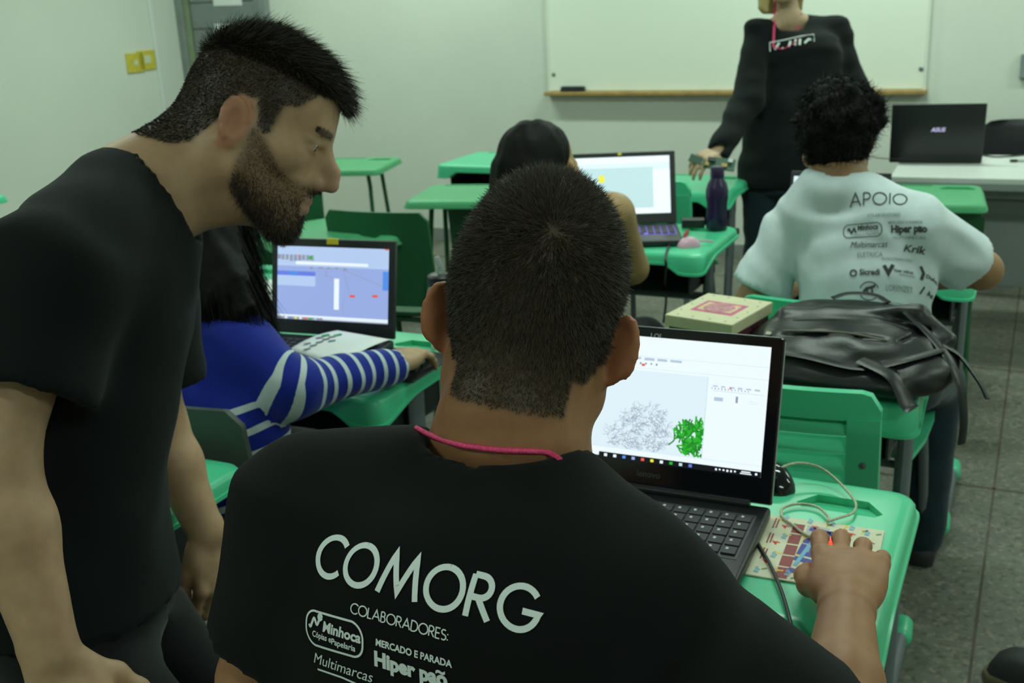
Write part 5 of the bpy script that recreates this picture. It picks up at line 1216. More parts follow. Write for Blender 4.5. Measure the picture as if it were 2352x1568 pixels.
# ------------------------------------------------------------------ standing man leaning over from the left
def man():
    pit = math.radians(23); away = .07
    hf = CR * math.cos(pit) - CU * math.sin(pit) + CD * away; hu = CU * math.cos(pit) + CR * math.sin(pit)
    hd = Head(px(594, 303, 1.50), hf, hu, 1.0)
    fw = nrm(np.array([CR[0], CR[1], 0]) + .18 * np.array([CD[0], CD[1], 0])); side = np.cross(fw, Z)     # side points to his right: towards the camera
    nb = px(318, 460, 1.47); shR = px(120, 622, 1.26); shL = px(322, 690, 1.66)
    eR = px(-12, 1062, 1.22); wR = px(118, 1505, 1.20); eL = px(365, 975, 1.73); wL = px(474, 1225, 1.74)
    ch_ = px(190, 740, 1.46); ws = px(150, 1060, 1.47); pel = px(155, 1330, 1.49)
    lg = []
    for s_ in (1, -1):
        hip = pel + side * .09 * s_ - Z * .03; kn = hip + fw * .16 + side * .02 * s_; kn[2] = .45; an = np.array([kn[0] - fw[0] * .10, kn[1] - fw[1] * .10, .085]); lg.append((hip, kn, an))
    hRd = nrm(px(215, 1690, 1.19) - wR); hLd = nrm(px(492, 1345, 1.745) - wL)
    joints = [hd.c, nb, shR, shL, eR, eL, wR, wL, pel] + [p for l in lg for p in l]
    fine = [box_around([hd.c], .13, .0031), box_around([wR, wR + hRd * .15], .05, .0045), box_around([wL, wL + hLd * .15], .05, .0042)]
    def prims(F):
        head_sdf(F, hd, .40, .004, 1.0, 1.25, 1.04)
        n1 = hd.W(0, -.030, -.035); ax = nb - n1; u_ = nrm(np.cross(ax, side))
        F.tubeloft([(nb + ax * .25, side, .068, .070), (nb - ax * .12, side, .060, .062), (nb - ax * .6, side, .057, .061), (n1 - ax * .1, side, .056, .060)], .035)
        F.cone(hd.W(0, .03, -.085), nb - ax * .1 + fw * .035 - Z * .02, .030, .034, .04)
        F.cone(hd.W(0, -.06, -.02), nb - fw * .035 + Z * .01, .042, .046, .04)
        F.cone(hd.W(.055, -.03, -.04), nb + fw * .05 + side * .025 - Z * .03, .016, .014, .025)      # neck muscle
        F.cone(nb, shR * .6 + nb * .4, .05, .045, .05); F.cone(nb, shL * .6 + nb * .4, .05, .045, .05)
        F.tubeloft([(pel - Z * .05, side, .12, .08), (ws, side, .10, .065), (ch_, side, .11, .07), (nb * .6 + ch_ * .4, side, .08, .055)], .03)
        limb(F, shR, eR, .046, .041, .03); limb(F, eR, wR, .046, .0300, .02, .044); limb(F, shL, eL, .046, .040, .03); limb(F, eL, wL, .042, .0285, .02, .040)
        F.ell(wL + nrm(eL - wL) * .01 + CR * .014, (.014, .014, .018), None, .015)
        hand_sdf(F, wR, hRd, nrm(-CD * .8 + CU * .5 + CR * .25), 1, (.3, .4, .3), .06)
        hand_sdf(F, wL, hLd, nrm(-CD * .55 + CR * .85), -1, [(.5, .75, .5), (.55, .8, .5), (.55, .8, .5), (.6, .8, .5)], .05, (.85, .35, -.3), .2, .96)
        for hip, kn, an in lg: limb(F, hip, kn, .075, .052, .03); limb(F, kn, an, .052, .036, .03)
    F, Vt, Fc = build_body('person', joints, fine, prims)
    L_ = hd.L(Vt); near = np.linalg.norm(Vt - hd.c, axis=1) < .2; C = tone(len(Vt), SKIN_P)
    x, y, z = L_[:, 0], L_[:, 1], L_[:, 2]; ax_ = np.abs(x)
    q = np.sqrt((x / .0755) ** 2 + ((y + .012) / .102) ** 2 + ((z - .045) / .095) ** 2)
    ear = ear_mask(hd, Vt, .40)
    # hairline: nape, round the ear, sideburn, temple and forehead
    line = np.interp(y, [-.12, -.085, -.06, -.040, -.022, .0, .012, .028, .034, .052, .066, .085, .12], [-.070, -.066, -.050, -.015, .030, .034, .000, -.005, .040, .046, .072, .086, .09])
    hair = near & (z > line) & ~ear
    hm = np.zeros(len(Vt)); hm[hair] = 1; hm = relax(np.stack([hm] * 3, 1), Fc, 3, .7)[:, 0]
    # beard: jaw, chin, moustache
    brd = near & (z < np.interp(y, [-.01, .010, .030, .055, .075, .085, .12], [-.005, .002, -.012, -.036, -.043, -.041, -.041])) & (y > .004) & (z > np.interp(y, [0, .03, .12], [-.085, -.110, -.15])) & ~ear & ~((ax_ < .020) & (z > -.0795) & (z < -.0575) & (y > .086))
    bm_ = np.zeros(len(Vt)); bm_[brd] = 1; bm_ = relax(np.stack([bm_] * 3, 1), Fc, 4, .7)[:, 0]
    lips = near & (ax_ < .020) & (z > -.080) & (z < -.057) & (y > .088); brow = near & (z > .026) & (z < .036) & (y > .066) & (ax_ > .010) & (ax_ < .048)
    mixc(C, np.where(ear, .55, 0.), (.52, .18, .12)); mixc(C, np.where(lips, .6, 0.), (.36, .15, .13)); mixc(C, bm_ * .55, (.065, .042, .025)); mixc(C, hm * .90, (.022, .017, .012)); mixc(C, brow * .75, (.03, .02, .014))
    nose = near & (y > .100) & (ax_ < .02) & (z < -.0) & (z > -.045); mixc(C, nose * .25, (.42, .20, .15))
    body = nobj('person', Vt, Fc, G('skin'), None, {'tone': C}); tag(body, 'bearded man in plain black T-shirt standing and leaning over from the left', 'person')
    # hair: short clipped sides, longer top swept to the front
    P, N = scatter(Vt, Fc, hair, 42000); Lp = hd.L(P); top = sm01(Lp[:, 2] - .25 * np.abs(Lp[:, 0]), .060, .095)
    Fw = hd.R @ np.array([0, 1., 0]); Up = hd.R @ np.array([0, 0, 1.]); T_ = (Fw + Up * .05)[None] - N * (N @ (Fw + Up * .05))[:, None]; T_ /= np.linalg.norm(T_, axis=1)[:, None] + 1e-6
    dn = (-Up * .8 - Fw * .45)[None] - N * (N @ (-Up * .8 - Fw * .45))[:, None]; dn /= np.linalg.norm(dn, axis=1)[:, None] + 1e-6
    D = N * (.50 - .12 * top)[:, None] + T_ * (top * 1.0)[:, None] + dn * ((1 - top) * .8)[:, None]; ln = .005 + .030 * top + .010 * top * sm01(Lp[:, 1], -.02, .07)
    strands('hair', P - N * .001, D, ln, .0011, mat('short_brown_hair', (.032, .025, .018), .55, spec=.3), body, .12, .13, 0.0, 3)
    P, N = scatter(Vt, Fc, brd, 13000); D = N * .5 + (hd.R @ np.array([0, .25, -1.]))[None] * .8; Lp = hd.L(P); strands('beard', P - N * .001, D, .004 + .007 * sm01(-Lp[:, 2], .05, .11), .0007, mat('beard_hair', (.028, .018, .010), .6), body, .15, .25, 0, 2)
    P, N = scatter(Vt, Fc, brow, 800); strands('eyebrow', P, N * .25 + (hd.R @ np.array([0, -.6, .05]))[None], .006, .0007, G('hair_dk'), body, .05, .15, 0, 2)
    for s_ in (1, -1):
        c = hd.W(s_ * .032, .0765, .009); e = bpy.data.objects.new('eye', MB().lathe([(.0005, -.0115), (.006, -.0098), (.010, -.0058), (.0115, 0), (.010, .0058), (.006, .0098), (.0005, .0115)], n=14).mesh('eye', 60)); e.data.materials.append(G('eyew')); link(e, body); e.location = c
        i_ = MB().lathe([(.0005, .0112), (.0052, .0106), (.0054, .0098)], n=14).build('iris', G('iris'), e, 60); d = Vector(hd.R @ np.array([0, .97, -.25])); i_.rotation_euler = Vector((0, 0, 1)).rotation_difference(d).to_euler()
    # T-shirt
    A = np.array([nb, shR, shL, eR, eL, pel]); S = SDF(A.min(0) - .18, A.max(0) + .18, .0085)
    S.tubeloft([(pel - Z * .03, side, .178, .140), (pel * .5 + ws * .5, side, .168, .128), (ws, side, .165, .128), (ch_, side, .185, .138), (nb * .4 + ch_ * .6, side, .185, .118), (nb * .75 + ch_ * .25, side, .13, .085)], .04, p=2.2)
    S.cone(nb, shR, .066, .072, .06); S.cone(nb, shL, .066, .070, .06)
    for a, b, en in ((shR, eR, .62), (shL, eL, .62)):
        ax = fw; S.tubeloft([(a - (b - a) * .08, ax, .080, .066), (a + (b - a) * .3, ax, .084, .072), (a + (b - a) * en, ax, .088, .076)], .05); S.cone(a + (b - a) * (en - .10), a + (b - a) * 1.1, .057, .060, .004, 'd')
    n1 = hd.W(0, -.030, -.035); na = nrm(n1 - nb); S.tubeloft([(nb - na * .005 + fw * .03, side, .060, .066), (nb + na * .045 + fw * .025, side, .078, .082), (nb + na * .2, side, .12, .12)], .006, 'd')
    def folds(P):
        q = P - ch_; a_ = q @ fw; b_ = q @ side; c_ = q[:, 2]
        return .012 * (vnoise(np.stack([a_ * 8 + c_ * 4, b_ * 5, c_ * 3], 1)) - .5) + .007 * (vnoise(np.stack([a_ * 24 + c_ * 10, b_ * 14, c_ * 5], 1)) - .5)
    S.add(folds); Vs, Fs = S.net(); Vs = relax(Vs, Fs, 2); nobj('t_shirt', Vs, Fs, G('blackshirt2'), body)
    trousers(body, [(pel - Z * .09, side, .155, .118), (pel + Z * .06, side, .150, .110)], lg, G('blacktrouser')); shoes(body, lg, fw, G('shoe'))
man()
# ------------------------------------------------------------------ student in the blue striped sweater
def sweater_mat():
    M = cloth('blue_striped_knit', (.006, .018, .26), .85, 500); N = M.node_tree.nodes; L = M.node_tree.links; b = N['Principled BSDF']
    at = N.new('ShaderNodeAttribute'); at.attribute_name = 'stripe'
    fr = N.new('ShaderNodeMath'); fr.operation = 'FRACT'; L.new(at.outputs['Fac'], fr.inputs[0])
    lt = N.new('ShaderNodeMath'); lt.operation = 'LESS_THAN'; lt.inputs[1].default_value = .30; L.new(fr.outputs[0], lt.inputs[0])
    gt = N.new('ShaderNodeMath'); gt.operation = 'GREATER_THAN'; gt.inputs[1].default_value = 0.0; L.new(at.outputs['Fac'], gt.inputs[0])
    mu = N.new('ShaderNodeMath'); mu.operation = 'MULTIPLY'; L.new(lt.outputs[0], mu.inputs[0]); L.new(gt.outputs[0], mu.inputs[1])
    mx = N.new('ShaderNodeMix'); mx.data_type = 'RGBA'; L.new(mu.outputs[0], mx.inputs[0]); mx.inputs[6].default_value = (.006, .018, .26, 1); mx.inputs[7].default_value = (.50, .58, .60, 1)
    L.new(mx.outputs[2], b.inputs['Base Color']); return M
def girl():
    fw = V.copy(); side = U.copy()
    shR = px(548, 800, 2.08); eR = px(672, 895, 2.06); wR = atz(908, 838, .805); hd_c = px(470, 500, 2.18); nb = px(470, 690, 2.14)
    shL = shR - side * .36 + Z * .02; eL = shL - Z * .22 + fw * .1; wL = eL + fw * .24 + side * .1
    pel = px(505, 1060, 2.14); mid = (shR + shL) / 2; ch_ = mid * .6 + pel * .4
    hd = Head(hd_c, nrm(fw * .9 + side * .25 - Z * .30), Z + fw * .25, .98)
    lg = legs_seated(np.array([pel[0], pel[1], max(pel[2], .55)]), fw, side); hdir = nrm(atz(975, 792, .80) - wR + np.array([0, 0, .0]))
    joints = [hd.c, nb, shR, shL, eR, eL, wR, wL, pel] + [p for l in lg for p in l]
    def prims(F):
        head_sdf(F, hd, .3); n1 = hd.W(0, -.03, -.05); F.cone(nb - Z * .02, n1, .052, .050, .03); F.cone(nb, shR, .04, .04, .04); F.cone(nb, shL, .04, .04, .04)
        F.tubeloft([(pel, side, .10, .07), (ch_, side, .09, .06), (mid - Z * .03, side, .08, .045)], .03); limb(F, shR, eR, .036, .032); limb(F, eR, wR, .033, .0235, .01); limb(F, shL, eL, .036, .032); limb(F, eL, wL, .033, .023, .01)
        hand_sdf(F, wR, hdir, nrm(Z - CD * .25 - CR * .1), 1, [(.30, .45, .35), (.26, .45, .35), (.30, .5, .4), (.4, .5, .4)], .10, (.6, .65, -.3), .35, .92); hand_sdf(F, wL, fw, Z, -1, s=.9)
        for hip, kn, an in lg: limb(F, hip, kn, .062, .045, .02); limb(F, kn, an, .045, .034, .02)
    F, Vt, Fc = build_body('person', joints, [box_around([hd.c], .12, .005), box_around([wR, wR + hdir * .14], .05, .004)], prims)
    C = tone(len(Vt), (.42, .27, .16)); body = nobj('person', Vt, Fc, G('skin'), None, {'tone': C}); tag(body, 'seated student in blue sweater with white stripes, long dark hair, reaching for a mouse', 'person')
    A = np.array([nb, shR, shL, eR, eL, pel, wR, wL]); S = SDF(A.min(0) - .15, A.max(0) + .15, .0075)
    S.tubeloft([(pel - Z * .06, side, .165, .125), (pel + Z * .06, side, .158, .118), (ch_, side, .158, .112), (mid - Z * .03, side, .165, .100), (mid + Z * .02, side, .14, .07)], .03); S.cone(nb - Z * .02, shR, .052, .060, .05); S.cone(nb - Z * .02, shL, .052, .06, .05)
    for a, e, w in ((shR, eR, wR), (shL, eL, wL)): S.cone(a, e, .062, .054, .04); S.cone(e, w - (w - e) * .03, .053, .038, .03); S.cone(w - (w - e) * .06, w + (w - e) * .2, .0275, .0275, .004, 'd'); S.clip(w, (w - e)) if False else None
    S.tubeloft([(nb, side, .058, .058), (nb + Z * .1, side, .09, .09)], .006, 'd')
    S.add(lambda P: .012 * (vnoise(P * np.array([14, 14, 9.])) - .5) + .007 * (vnoise(P * 28) - .5)); Vs, Fs = S.net(); Vs = relax(Vs, Fs, 2)
    # stripe coordinate: along the sleeve from above the elbow, and down the trunk below the chest
    def seg(a, b): t = ((Vs - a) @ (b - a)) / ((b - a) @ (b - a)); tc = np.clip(t, 0, 1); return t, np.linalg.norm(Vs - a - tc[:, None] * (b - a), axis=1)
    st = np.full(len(Vs), -1.0)
    trunk = pel + (ch_ - pel) * .0; zt = (mid[2] - .15) - Vs[:, 2] + .25 * ((Vs - mid) @ side); st = zt / .044
    for a, e, w in ((shR, eR, wR), (shL, eL, wL)):
        t1, d1 = seg(a, e); t2, d2 = seg(e, w); la, lb = np.linalg.norm(e - a), np.linalg.norm(w - e); arm = np.minimum(d1, d2) < .072
        # keep the trunk separate: sleeve only where the point is farther along than the shoulder
        tr = np.linalg.norm((Vs - mid) - ((Vs - mid) @ Z)[:, None] * Z, axis=1)
        arm &= (np.minimum(t1, 5) > .35) & ((d2 < d1) | (t1 > .55)) 
        bl = sm01(d1 - d2, -.03, .03); s_len = np.clip(t1, 0, 1.2) * la * (1 - bl) + (la + np.clip(t2, -.2, 1.1) * lb) * bl
        s0 = la * .72; st = np.where(arm, (s_len - s0) / .0335, st)
    nobj('sweater', Vs, Fs, sweater_mat(), body, {'stripe': st})
    # long straight hair
    H = SDF(hd.c - .30, hd.c + .30, .0075); H.ell(hd.W(0, -.018, .045), (.088, .110, .098), hd.R, .02); H.ell(hd.W(0, -.05, -.02), (.088, .075, .10), hd.R, .03)
    bk = hd.W(0, -.075, -.05); H.tubeloft([(hd.W(0, -.06, .02), side, .085, .06), (bk, side, .092, .055), (px(500, 690, 2.08), side, .085, .045), (px(560, 745, 2.06), side, .05, .03)], .04); H.cone(hd.W(.065, .0, .02), px(600, 735, 2.12), .030, .018, .04); H.cone(hd.W(.06, -.03, .0), px(545, 720, 2.08), .04, .022, .04)
    H.ell(hd.W(0, .095, -.03), (.060, .065, .10), hd.R, .01, 'd'); H.add(lambda P: .010 * (vnoise(P * np.array([60, 60, 5.])) - .5)); Vh, Fh = H.net(); hr = nobj('hair', Vh, Fh, G('hair_bk'), body)
    P, N = scatter(Vh, Fh, np.ones(len(Vh), bool), 7000); strands('hair_strands', P, N * .15 + np.array([[.12, -.05, -1.]]), .11, .0016, G('hair_bk'), hr, .05, .06, 0, 3)
    gl = MB(); gf = nrm(hd.R[:, 1]); 
    for s_ in (-1, 1): gl.tube([hd.W(s_ * .030 + .024 * math.cos(a), .104, .008 + .019 * math.sin(a)) for a in np.linspace(0, 2 * math.pi, 17)], .0016, 6); gl.tube([hd.W(s_ * .054, .102, .012), hd.W(s_ * .072, .06, .014), hd.W(s_ * .078, -.01, .012)], .0014, 6)
    gl.build('glasses', G('silver'), body)
    trousers(body, [(pel - Z * .08, side, .16, .12), (pel + Z * .02, side, .15, .11)], lg, G('blacktrouser')); shoes(body, lg, fw, G('shoe'))
girl()
# ------------------------------------------------------------------ dark-haired student at the bottle desk
def student_e():
    fw = V.copy(); side = U.copy(); hd = Head(px(1238, 392, 3.02), nrm(fw * .8 + side * .55 - Z * .12), Z + fw * .12, .98)
    nb = px(1240, 500, 2.98); shR = px(1408, 492, 2.86); shL = shR - side * .33 + V * .0; eR = px(1452, 615, 2.96); wR = px(1330, 440, 3.10); eL = shL - Z * .24 + fw * .14; wL = eL + fw * .24 + side * .08
    mid = (shR + shL) / 2; pel = np.array([mid[0] - fw[0] * .08, mid[1] - fw[1] * .08, .55]); ch_ = mid * .6 + pel * .4; lg = legs_seated(pel, fw, side)
    wR = hd.W(.045, .105, -.10); hdir = nrm(hd.W(.045, .10, .0) - wR)
    joints = [hd.c, nb, shR, shL, eR, eL, wR, wL, pel] + [p for l in lg for p in l]
    def prims(F):
        head_sdf(F, hd, .3); F.cone(nb - Z * .02, hd.W(0, -.03, -.05), .050, .048, .03); F.cone(nb, shR, .042, .046, .04); F.cone(nb, shL, .042, .044, .04)
        F.tubeloft([(pel, side, .13, .09), (ch_, side, .125, .085), (mid, side, .13, .07)], .03); limb(F, shR, eR, .056, .044, .03); limb(F, eR, wR, .042, .026, .02); limb(F, shL, eL, .05, .042); limb(F, eL, wL, .04, .025, .01)
        hand_sdf(F, wR, hdir, nrm(side + fw * .2), 1, (.35, .5, .3), .06, s=.92); hand_sdf(F, wL, fw, Z, -1, s=.9)
        for hip, kn, an in lg: limb(F, hip, kn, .075, .052, .03); limb(F, kn, an, .052, .036, .03)
    F, Vt, Fc = build_body('person', joints, [box_around([hd.c], .12, .006)], prims); body = nobj('person', Vt, Fc, G('skin'), None, {'tone': tone(len(Vt), (.36, .225, .105))}); tag(body, 'seated student with black hair and bare arm facing the violet-keyed laptop', 'person')
    S = SDF(np.array([mid, pel]).min(0) - .24, np.array([mid, pel]).max(0) + .24, .010)
    S.tubeloft([(pel - Z * .08, side, .165, .125), (pel + Z * .08, side, .15, .115), (ch_, side, .148, .110), (mid - Z * .02, side, .138, .090)], .03); S.cone(nb + side * .07 - Z * .03, nb + side * .08 - Z * .12, .03, .05, .03); S.cone(nb - side * .07 - Z * .03, nb - side * .08 - Z * .12, .03, .05, .03)
    Vs, Fs = S.net(); nobj('sleeveless_top', relax(Vs, Fs, 1), Fs, G('greytop'), body)
    H = SDF(hd.c - .32, hd.c + .22, .0085); H.ell(hd.W(0, -.016, .045), (.086, .108, .096), hd.R, .02); H.ell(hd.W(0, -.045, -.02), (.088, .078, .10), hd.R, .03); H.tubeloft([(hd.W(0, -.05, .0), side, .088, .065), (hd.W(0, -.07, -.10), side, .088, .055), (nb - fw * .09 - Z * .10, side, .08, .04)], .04)
    H.ell(hd.W(0, .100, -.03), (.062, .068, .11), hd.R, .01, 'd'); H.add(lambda P: .008 * (vnoise(P * np.array([60, 60, 5.])) - .5)); Vh, Fh = H.net(); hr = nobj('hair', Vh, Fh, G('hair_bk'), body)
    trousers(body, [(pel - Z * .09, side, .165, .125), (pel + Z * .03, side, .155, .115)], lg, G('blacktrouser')); shoes(body, lg, fw, G('shoe'))
student_e()
# ------------------------------------------------------------------ student in the printed white T-shirt
def student_w():
    fw = V.copy(); side = U.copy(); hd = Head(px(1924, 312, 2.50), nrm(fw * .95 + side * -.10 - Z * .28), Z + fw * .28 + side * .03, .92)
    nb = px(1925, 425, 2.46); shR = px(2104, 512, 2.40); shL = px(1812, 530, 2.56); eR = px(2256, 620, 2.50); wR = px(2155, 640, 2.72); eL = px(1730, 695, 2.60); wL = px(1850, 640, 2.85)
    mid = (shR + shL) / 2; pel = px(1985, 830, 2.52); ch_ = mid * .6 + pel * .4; lg = legs_seated(np.array([pel[0], pel[1], max(pel[2], .54)]), fw, side)
    joints = [hd.c, nb, shR, shL, eR, eL, wR, wL, pel] + [p for l in lg for p in l]
    def prims(F):
        head_sdf(F, hd, .35); n1 = hd.W(0, -.03, -.05); F.tubeloft([(nb - Z * .06 + fw * .03, side, .058, .05), (nb + fw * .01, side, .058, .055), (n1, side, .056, .056)], .03); F.cone(nb + fw * .02, shR * .5 + nb * .5, .042, .036, .04); F.cone(nb + fw * .02, shL * .5 + nb * .5, .042, .036, .04)
        F.tubeloft([(pel, side, .11, .07), (ch_, side, .11, .06), (mid - Z * .03, side, .10, .045)], .03); limb(F, shR, eR, .047, .042); limb(F, eR, wR, .043, .028, .02); limb(F, shL, eL, .047, .042); limb(F, eL, wL, .042, .028, .02)
        hand_sdf(F, wR, nrm(fw - side * .4), Z, 1); hand_sdf(F, wL, fw, Z, -1)
        for hip, kn, an in lg: limb(F, hip, kn, .075, .052, .03); limb(F, kn, an, .052, .036, .03)
    F, Vt, Fc = build_body('person', joints, [box_around([hd.c], .12, .005)], prims); body = nobj('person', Vt, Fc, G('skin'), None, {'tone': tone(len(Vt), (.33, .185, .095))}); tag(body, 'seated student seen from behind in white printed T-shirt with curly dark hair', 'person')
    A = np.array([nb, shR, shL, eR, eL, pel]); S = SDF(A.min(0) - .16, A.max(0) + .16, .0085)
    tc_ = side * .022; S.tubeloft([(pel - Z * .06, side, .142, .11), (pel + Z * .08, side, .145, .115), (ch_ + tc_, side, .148, .115), (mid - Z * .06 + tc_, side, .150, .105), (mid + Z * .03 + tc_ * .5, side, .14, .075)], .014, p=2.2); S.cone(nb + side * .035 - Z * .012, shR, .054, .064, .05); S.cone(nb - side * .035 - Z * .012, shL, .054, .064, .05)
    for a, b, en in ((shR, eR, .78), (shL, eL, .80)):
        ax = nrm(np.cross(b - a, fw)); S.tubeloft([(a - (b - a) * .05, ax, .062, .064), (a + (b - a) * .4, ax, .066, .068), (a + (b - a) * en, ax, .072, .072)], .014); S.cone(a + (b - a) * (en - .12), a + (b - a) * 1.15, .052, .054, .004, 'd')
    S.tubeloft([(nb + Z * .005 + fw * .045, side, .058, .056), (nb + Z * .045 + fw * .03, side, .072, .068), (nb + Z * .2 + fw * .04, side, .13, .11)], .006, 'd'); S.cone(nb - Z * .05, nb - Z * .02 - fw * .005, .05, .04, .03) if False else None
    def folds(P):
        q = P - mid; a_ = q @ side; c_ = q[:, 2]; b_ = q @ fw
        return .014 * (vnoise(np.stack([a_ * 7 + c_ * 7, c_ * 5, b_ * 5], 1)) - .5) + .013 * (np.abs(vnoise(np.stack([a_ * 15 + c_ * 17, c_ * 5 - a_ * 4, b_ * 6], 1)) - .5) * 2 - .4) * sm01(np.abs(a_), .02, .14)
    S.add(folds); Vs, Fs = S.net(); Vs = relax(Vs, Fs, 1); sh = nobj('t_shirt', Vs, Fs, G('whiteshirt'), body)
    bv = BVHTree.FromPolygons([tuple(p) for p in Vs], [tuple(q) for q in Fs.tolist()]); a = cast(bv, 1953, 476); b = cast(bv, 2082, 470); e1 = b - a; Lw = np.linalg.norm(e1); e1 /= Lw; e2 = ((cast(bv, 1958, 445) - a) + (cast(bv, 2080, 440) - b)) / 2; e2 = e2 - e1 * (e2 @ e1); e2 = e2 / np.linalg.norm(e2)
    it = []; v, f, w0 = strokes('APOIO', 1, .10, .22); k = Lw / w0; it.append(('lettering', 'printk', [(x * k, y * k * 1.0) for x, y in v], f)); mm = Lw / 127.0        # one photo pixel on the cloth
    def T(s_, hpx, x, y, bold=.02, shear=0.0, sx=1.0, m_='printk', wpx=None):
        v, f, w_ = text2d(s_, hpx * mm * 1.35, bold, shear, 1.0); sx_ = sx if wpx is None else wpx * mm / w_; it.append(('lettering', m_, [((x - 1953) * mm + p[0] * sx_, -(y - 474) * mm + p[1]) for p in v], f))
    def RB(pts, w_, nm='emblem', m_='printk'): v, f = ribbon([((x - 1953) * mm, -(y - 474) * mm) for x, y in pts], w_ * mm); it.append((nm, m_, v, f))
    T('COLABORADORES', 8, 1993, 503, .0, 0, 1, 'printg', 74)
    rr = [(1982 + p[0], 531 - p[1]) for p in rrect(88, 30, 12, 5)]; RB(rr + rr[:2], 2, 'badge_outline'); RB([(1948 + 2.2 * t, 530 - 5 * math.sin(t * 1.2)) for t in np.linspace(0, 9, 20)], 4, 'worm_emblem'); T('Minhoca', 12, 1970, 530, .03, .1, 1, 'printk', 48); T('Cópias e Papelaria', 6, 1955, 542, .0, .1, 1, 'printg', 66)
    T('MERCADO E PARADA', 7, 2040, 520, .01, 0, 1, 'printg', 76); T('Hiper pao', 16, 2046, 538, .05, 0, 1, 'printk', 80); T('~', 14, 2106, 533, .04, 0, 1, 'printk', 9); T('Multimarcas', 15, 1953, 570, .0, .35, 1, 'printk', 86); T('ELETRICA', 12, 1970, 592, .0, 0, 1, 'printg', 58); T('Krik', 15, 2072, 578, .02, .3, 1, 'printk', 50); T('AUTOPECAS', 6, 2050, 552, .0, 0, 1, 'printg', 72)
    T('PATROCINADORES', 7, 2026, 600, .0, 0, 1, 'printg', 66); T('Sicredi', 14, 1976, 634, .03, 0, 1, 'printk', 46); RB(_arc(1962, 629, 7, 0, 360, 12), 3.5); RB([(2031, 612), (2041, 630), (2051, 610)], 8); T('Viver vidros', 8, 2052, 626, .02, 0, 1, 'printk', 42); T('VIDRACARIA', 6, 2064, 634, .0, 0, 1, 'printg', 34); RB([(2110, 604), (2116, 618), (2111, 634)], 6); T('Dulce', 9, 2120, 626, .02, .2, 1, 'printk', 28)
    RB(_arc(1998, 670, 22, 20, 160, 10, 20), 2.5); RB(_arc(1998, 670, 22, 200, 340, 10, 20), 2.5); RB([(1985, 672), (1992, 664), (2003, 662), (2012, 658)], 6); RB([(1994, 666), (1993, 680)], 4); RB([(2004, 664), (2006, 680)], 4); T('LORENZET', 14, 2035, 668, .0, 0, 1, 'printg', 58)
    RB([(2108, 664), (2118, 646), (2152, 642), (2148, 660), (2108, 664)], 3, 'badge_outline'); T('ACE', 11, 2122, 661, .02, .2, 1, 'printk', 24); T('HOTEL', 8, 2040, 700, .0, 0, 1, 'printg', 34); T('PALACE', 13, 2086, 702, .04, .1, 1, 'printk', 50)
    shirt_print(sh, Vs, Fs, a, e1, e2, it, body)
    # curly hair
    H = SDF(hd.c - .2, hd.c + .2, .0062); H.ell(hd.W(0, -.014, .040), (.090, .104, .086), hd.R, .02); H.ell(hd.W(0, -.055, -.02), (.076, .058, .070), hd.R, .03); H.ell(hd.W(0, .105, -.04), (.070, .070, .11), hd.R, .01, 'd')
    for s_ in (-1, 1): H.ell(hd.W(s_ * .088, .0, -.012), (.022, .020, .028), hd.R, .008, 'd')
    for k in range(150):
        d = nrs.normal(0, 1, 3); d /= np.linalg.norm(d)
        if d[2] < -.55 or (d[1] > .55 and d[2] < .3): continue
        p = hd.W(d[0] * .094, d[1] * .108 - .014, d[2] * .092 + .040); H.ell(p, np.array([.013, .013, .013]) * nrs.uniform(.7, 1.3), None, .008)
    H.add(lambda P: .012 * (vnoise(P * 55) - .5)); Vh, Fh = H.net(); hr = nobj('hair', Vh, Fh, G('hair_bk'), body); P, N = scatter(Vh, Fh, np.ones(len(Vh), bool), 9000); strands('hair_curls', P, N * .4, .011, .0016, G('hair_bk'), hr, .8, .6, 0, 4)
    trousers(body, [(pel - Z * .09, side, .165, .12), (pel + Z * .03, side, .155, .11)], lg, G('jeans')); shoes(body, lg, fw, G('shoe'))
student_w()
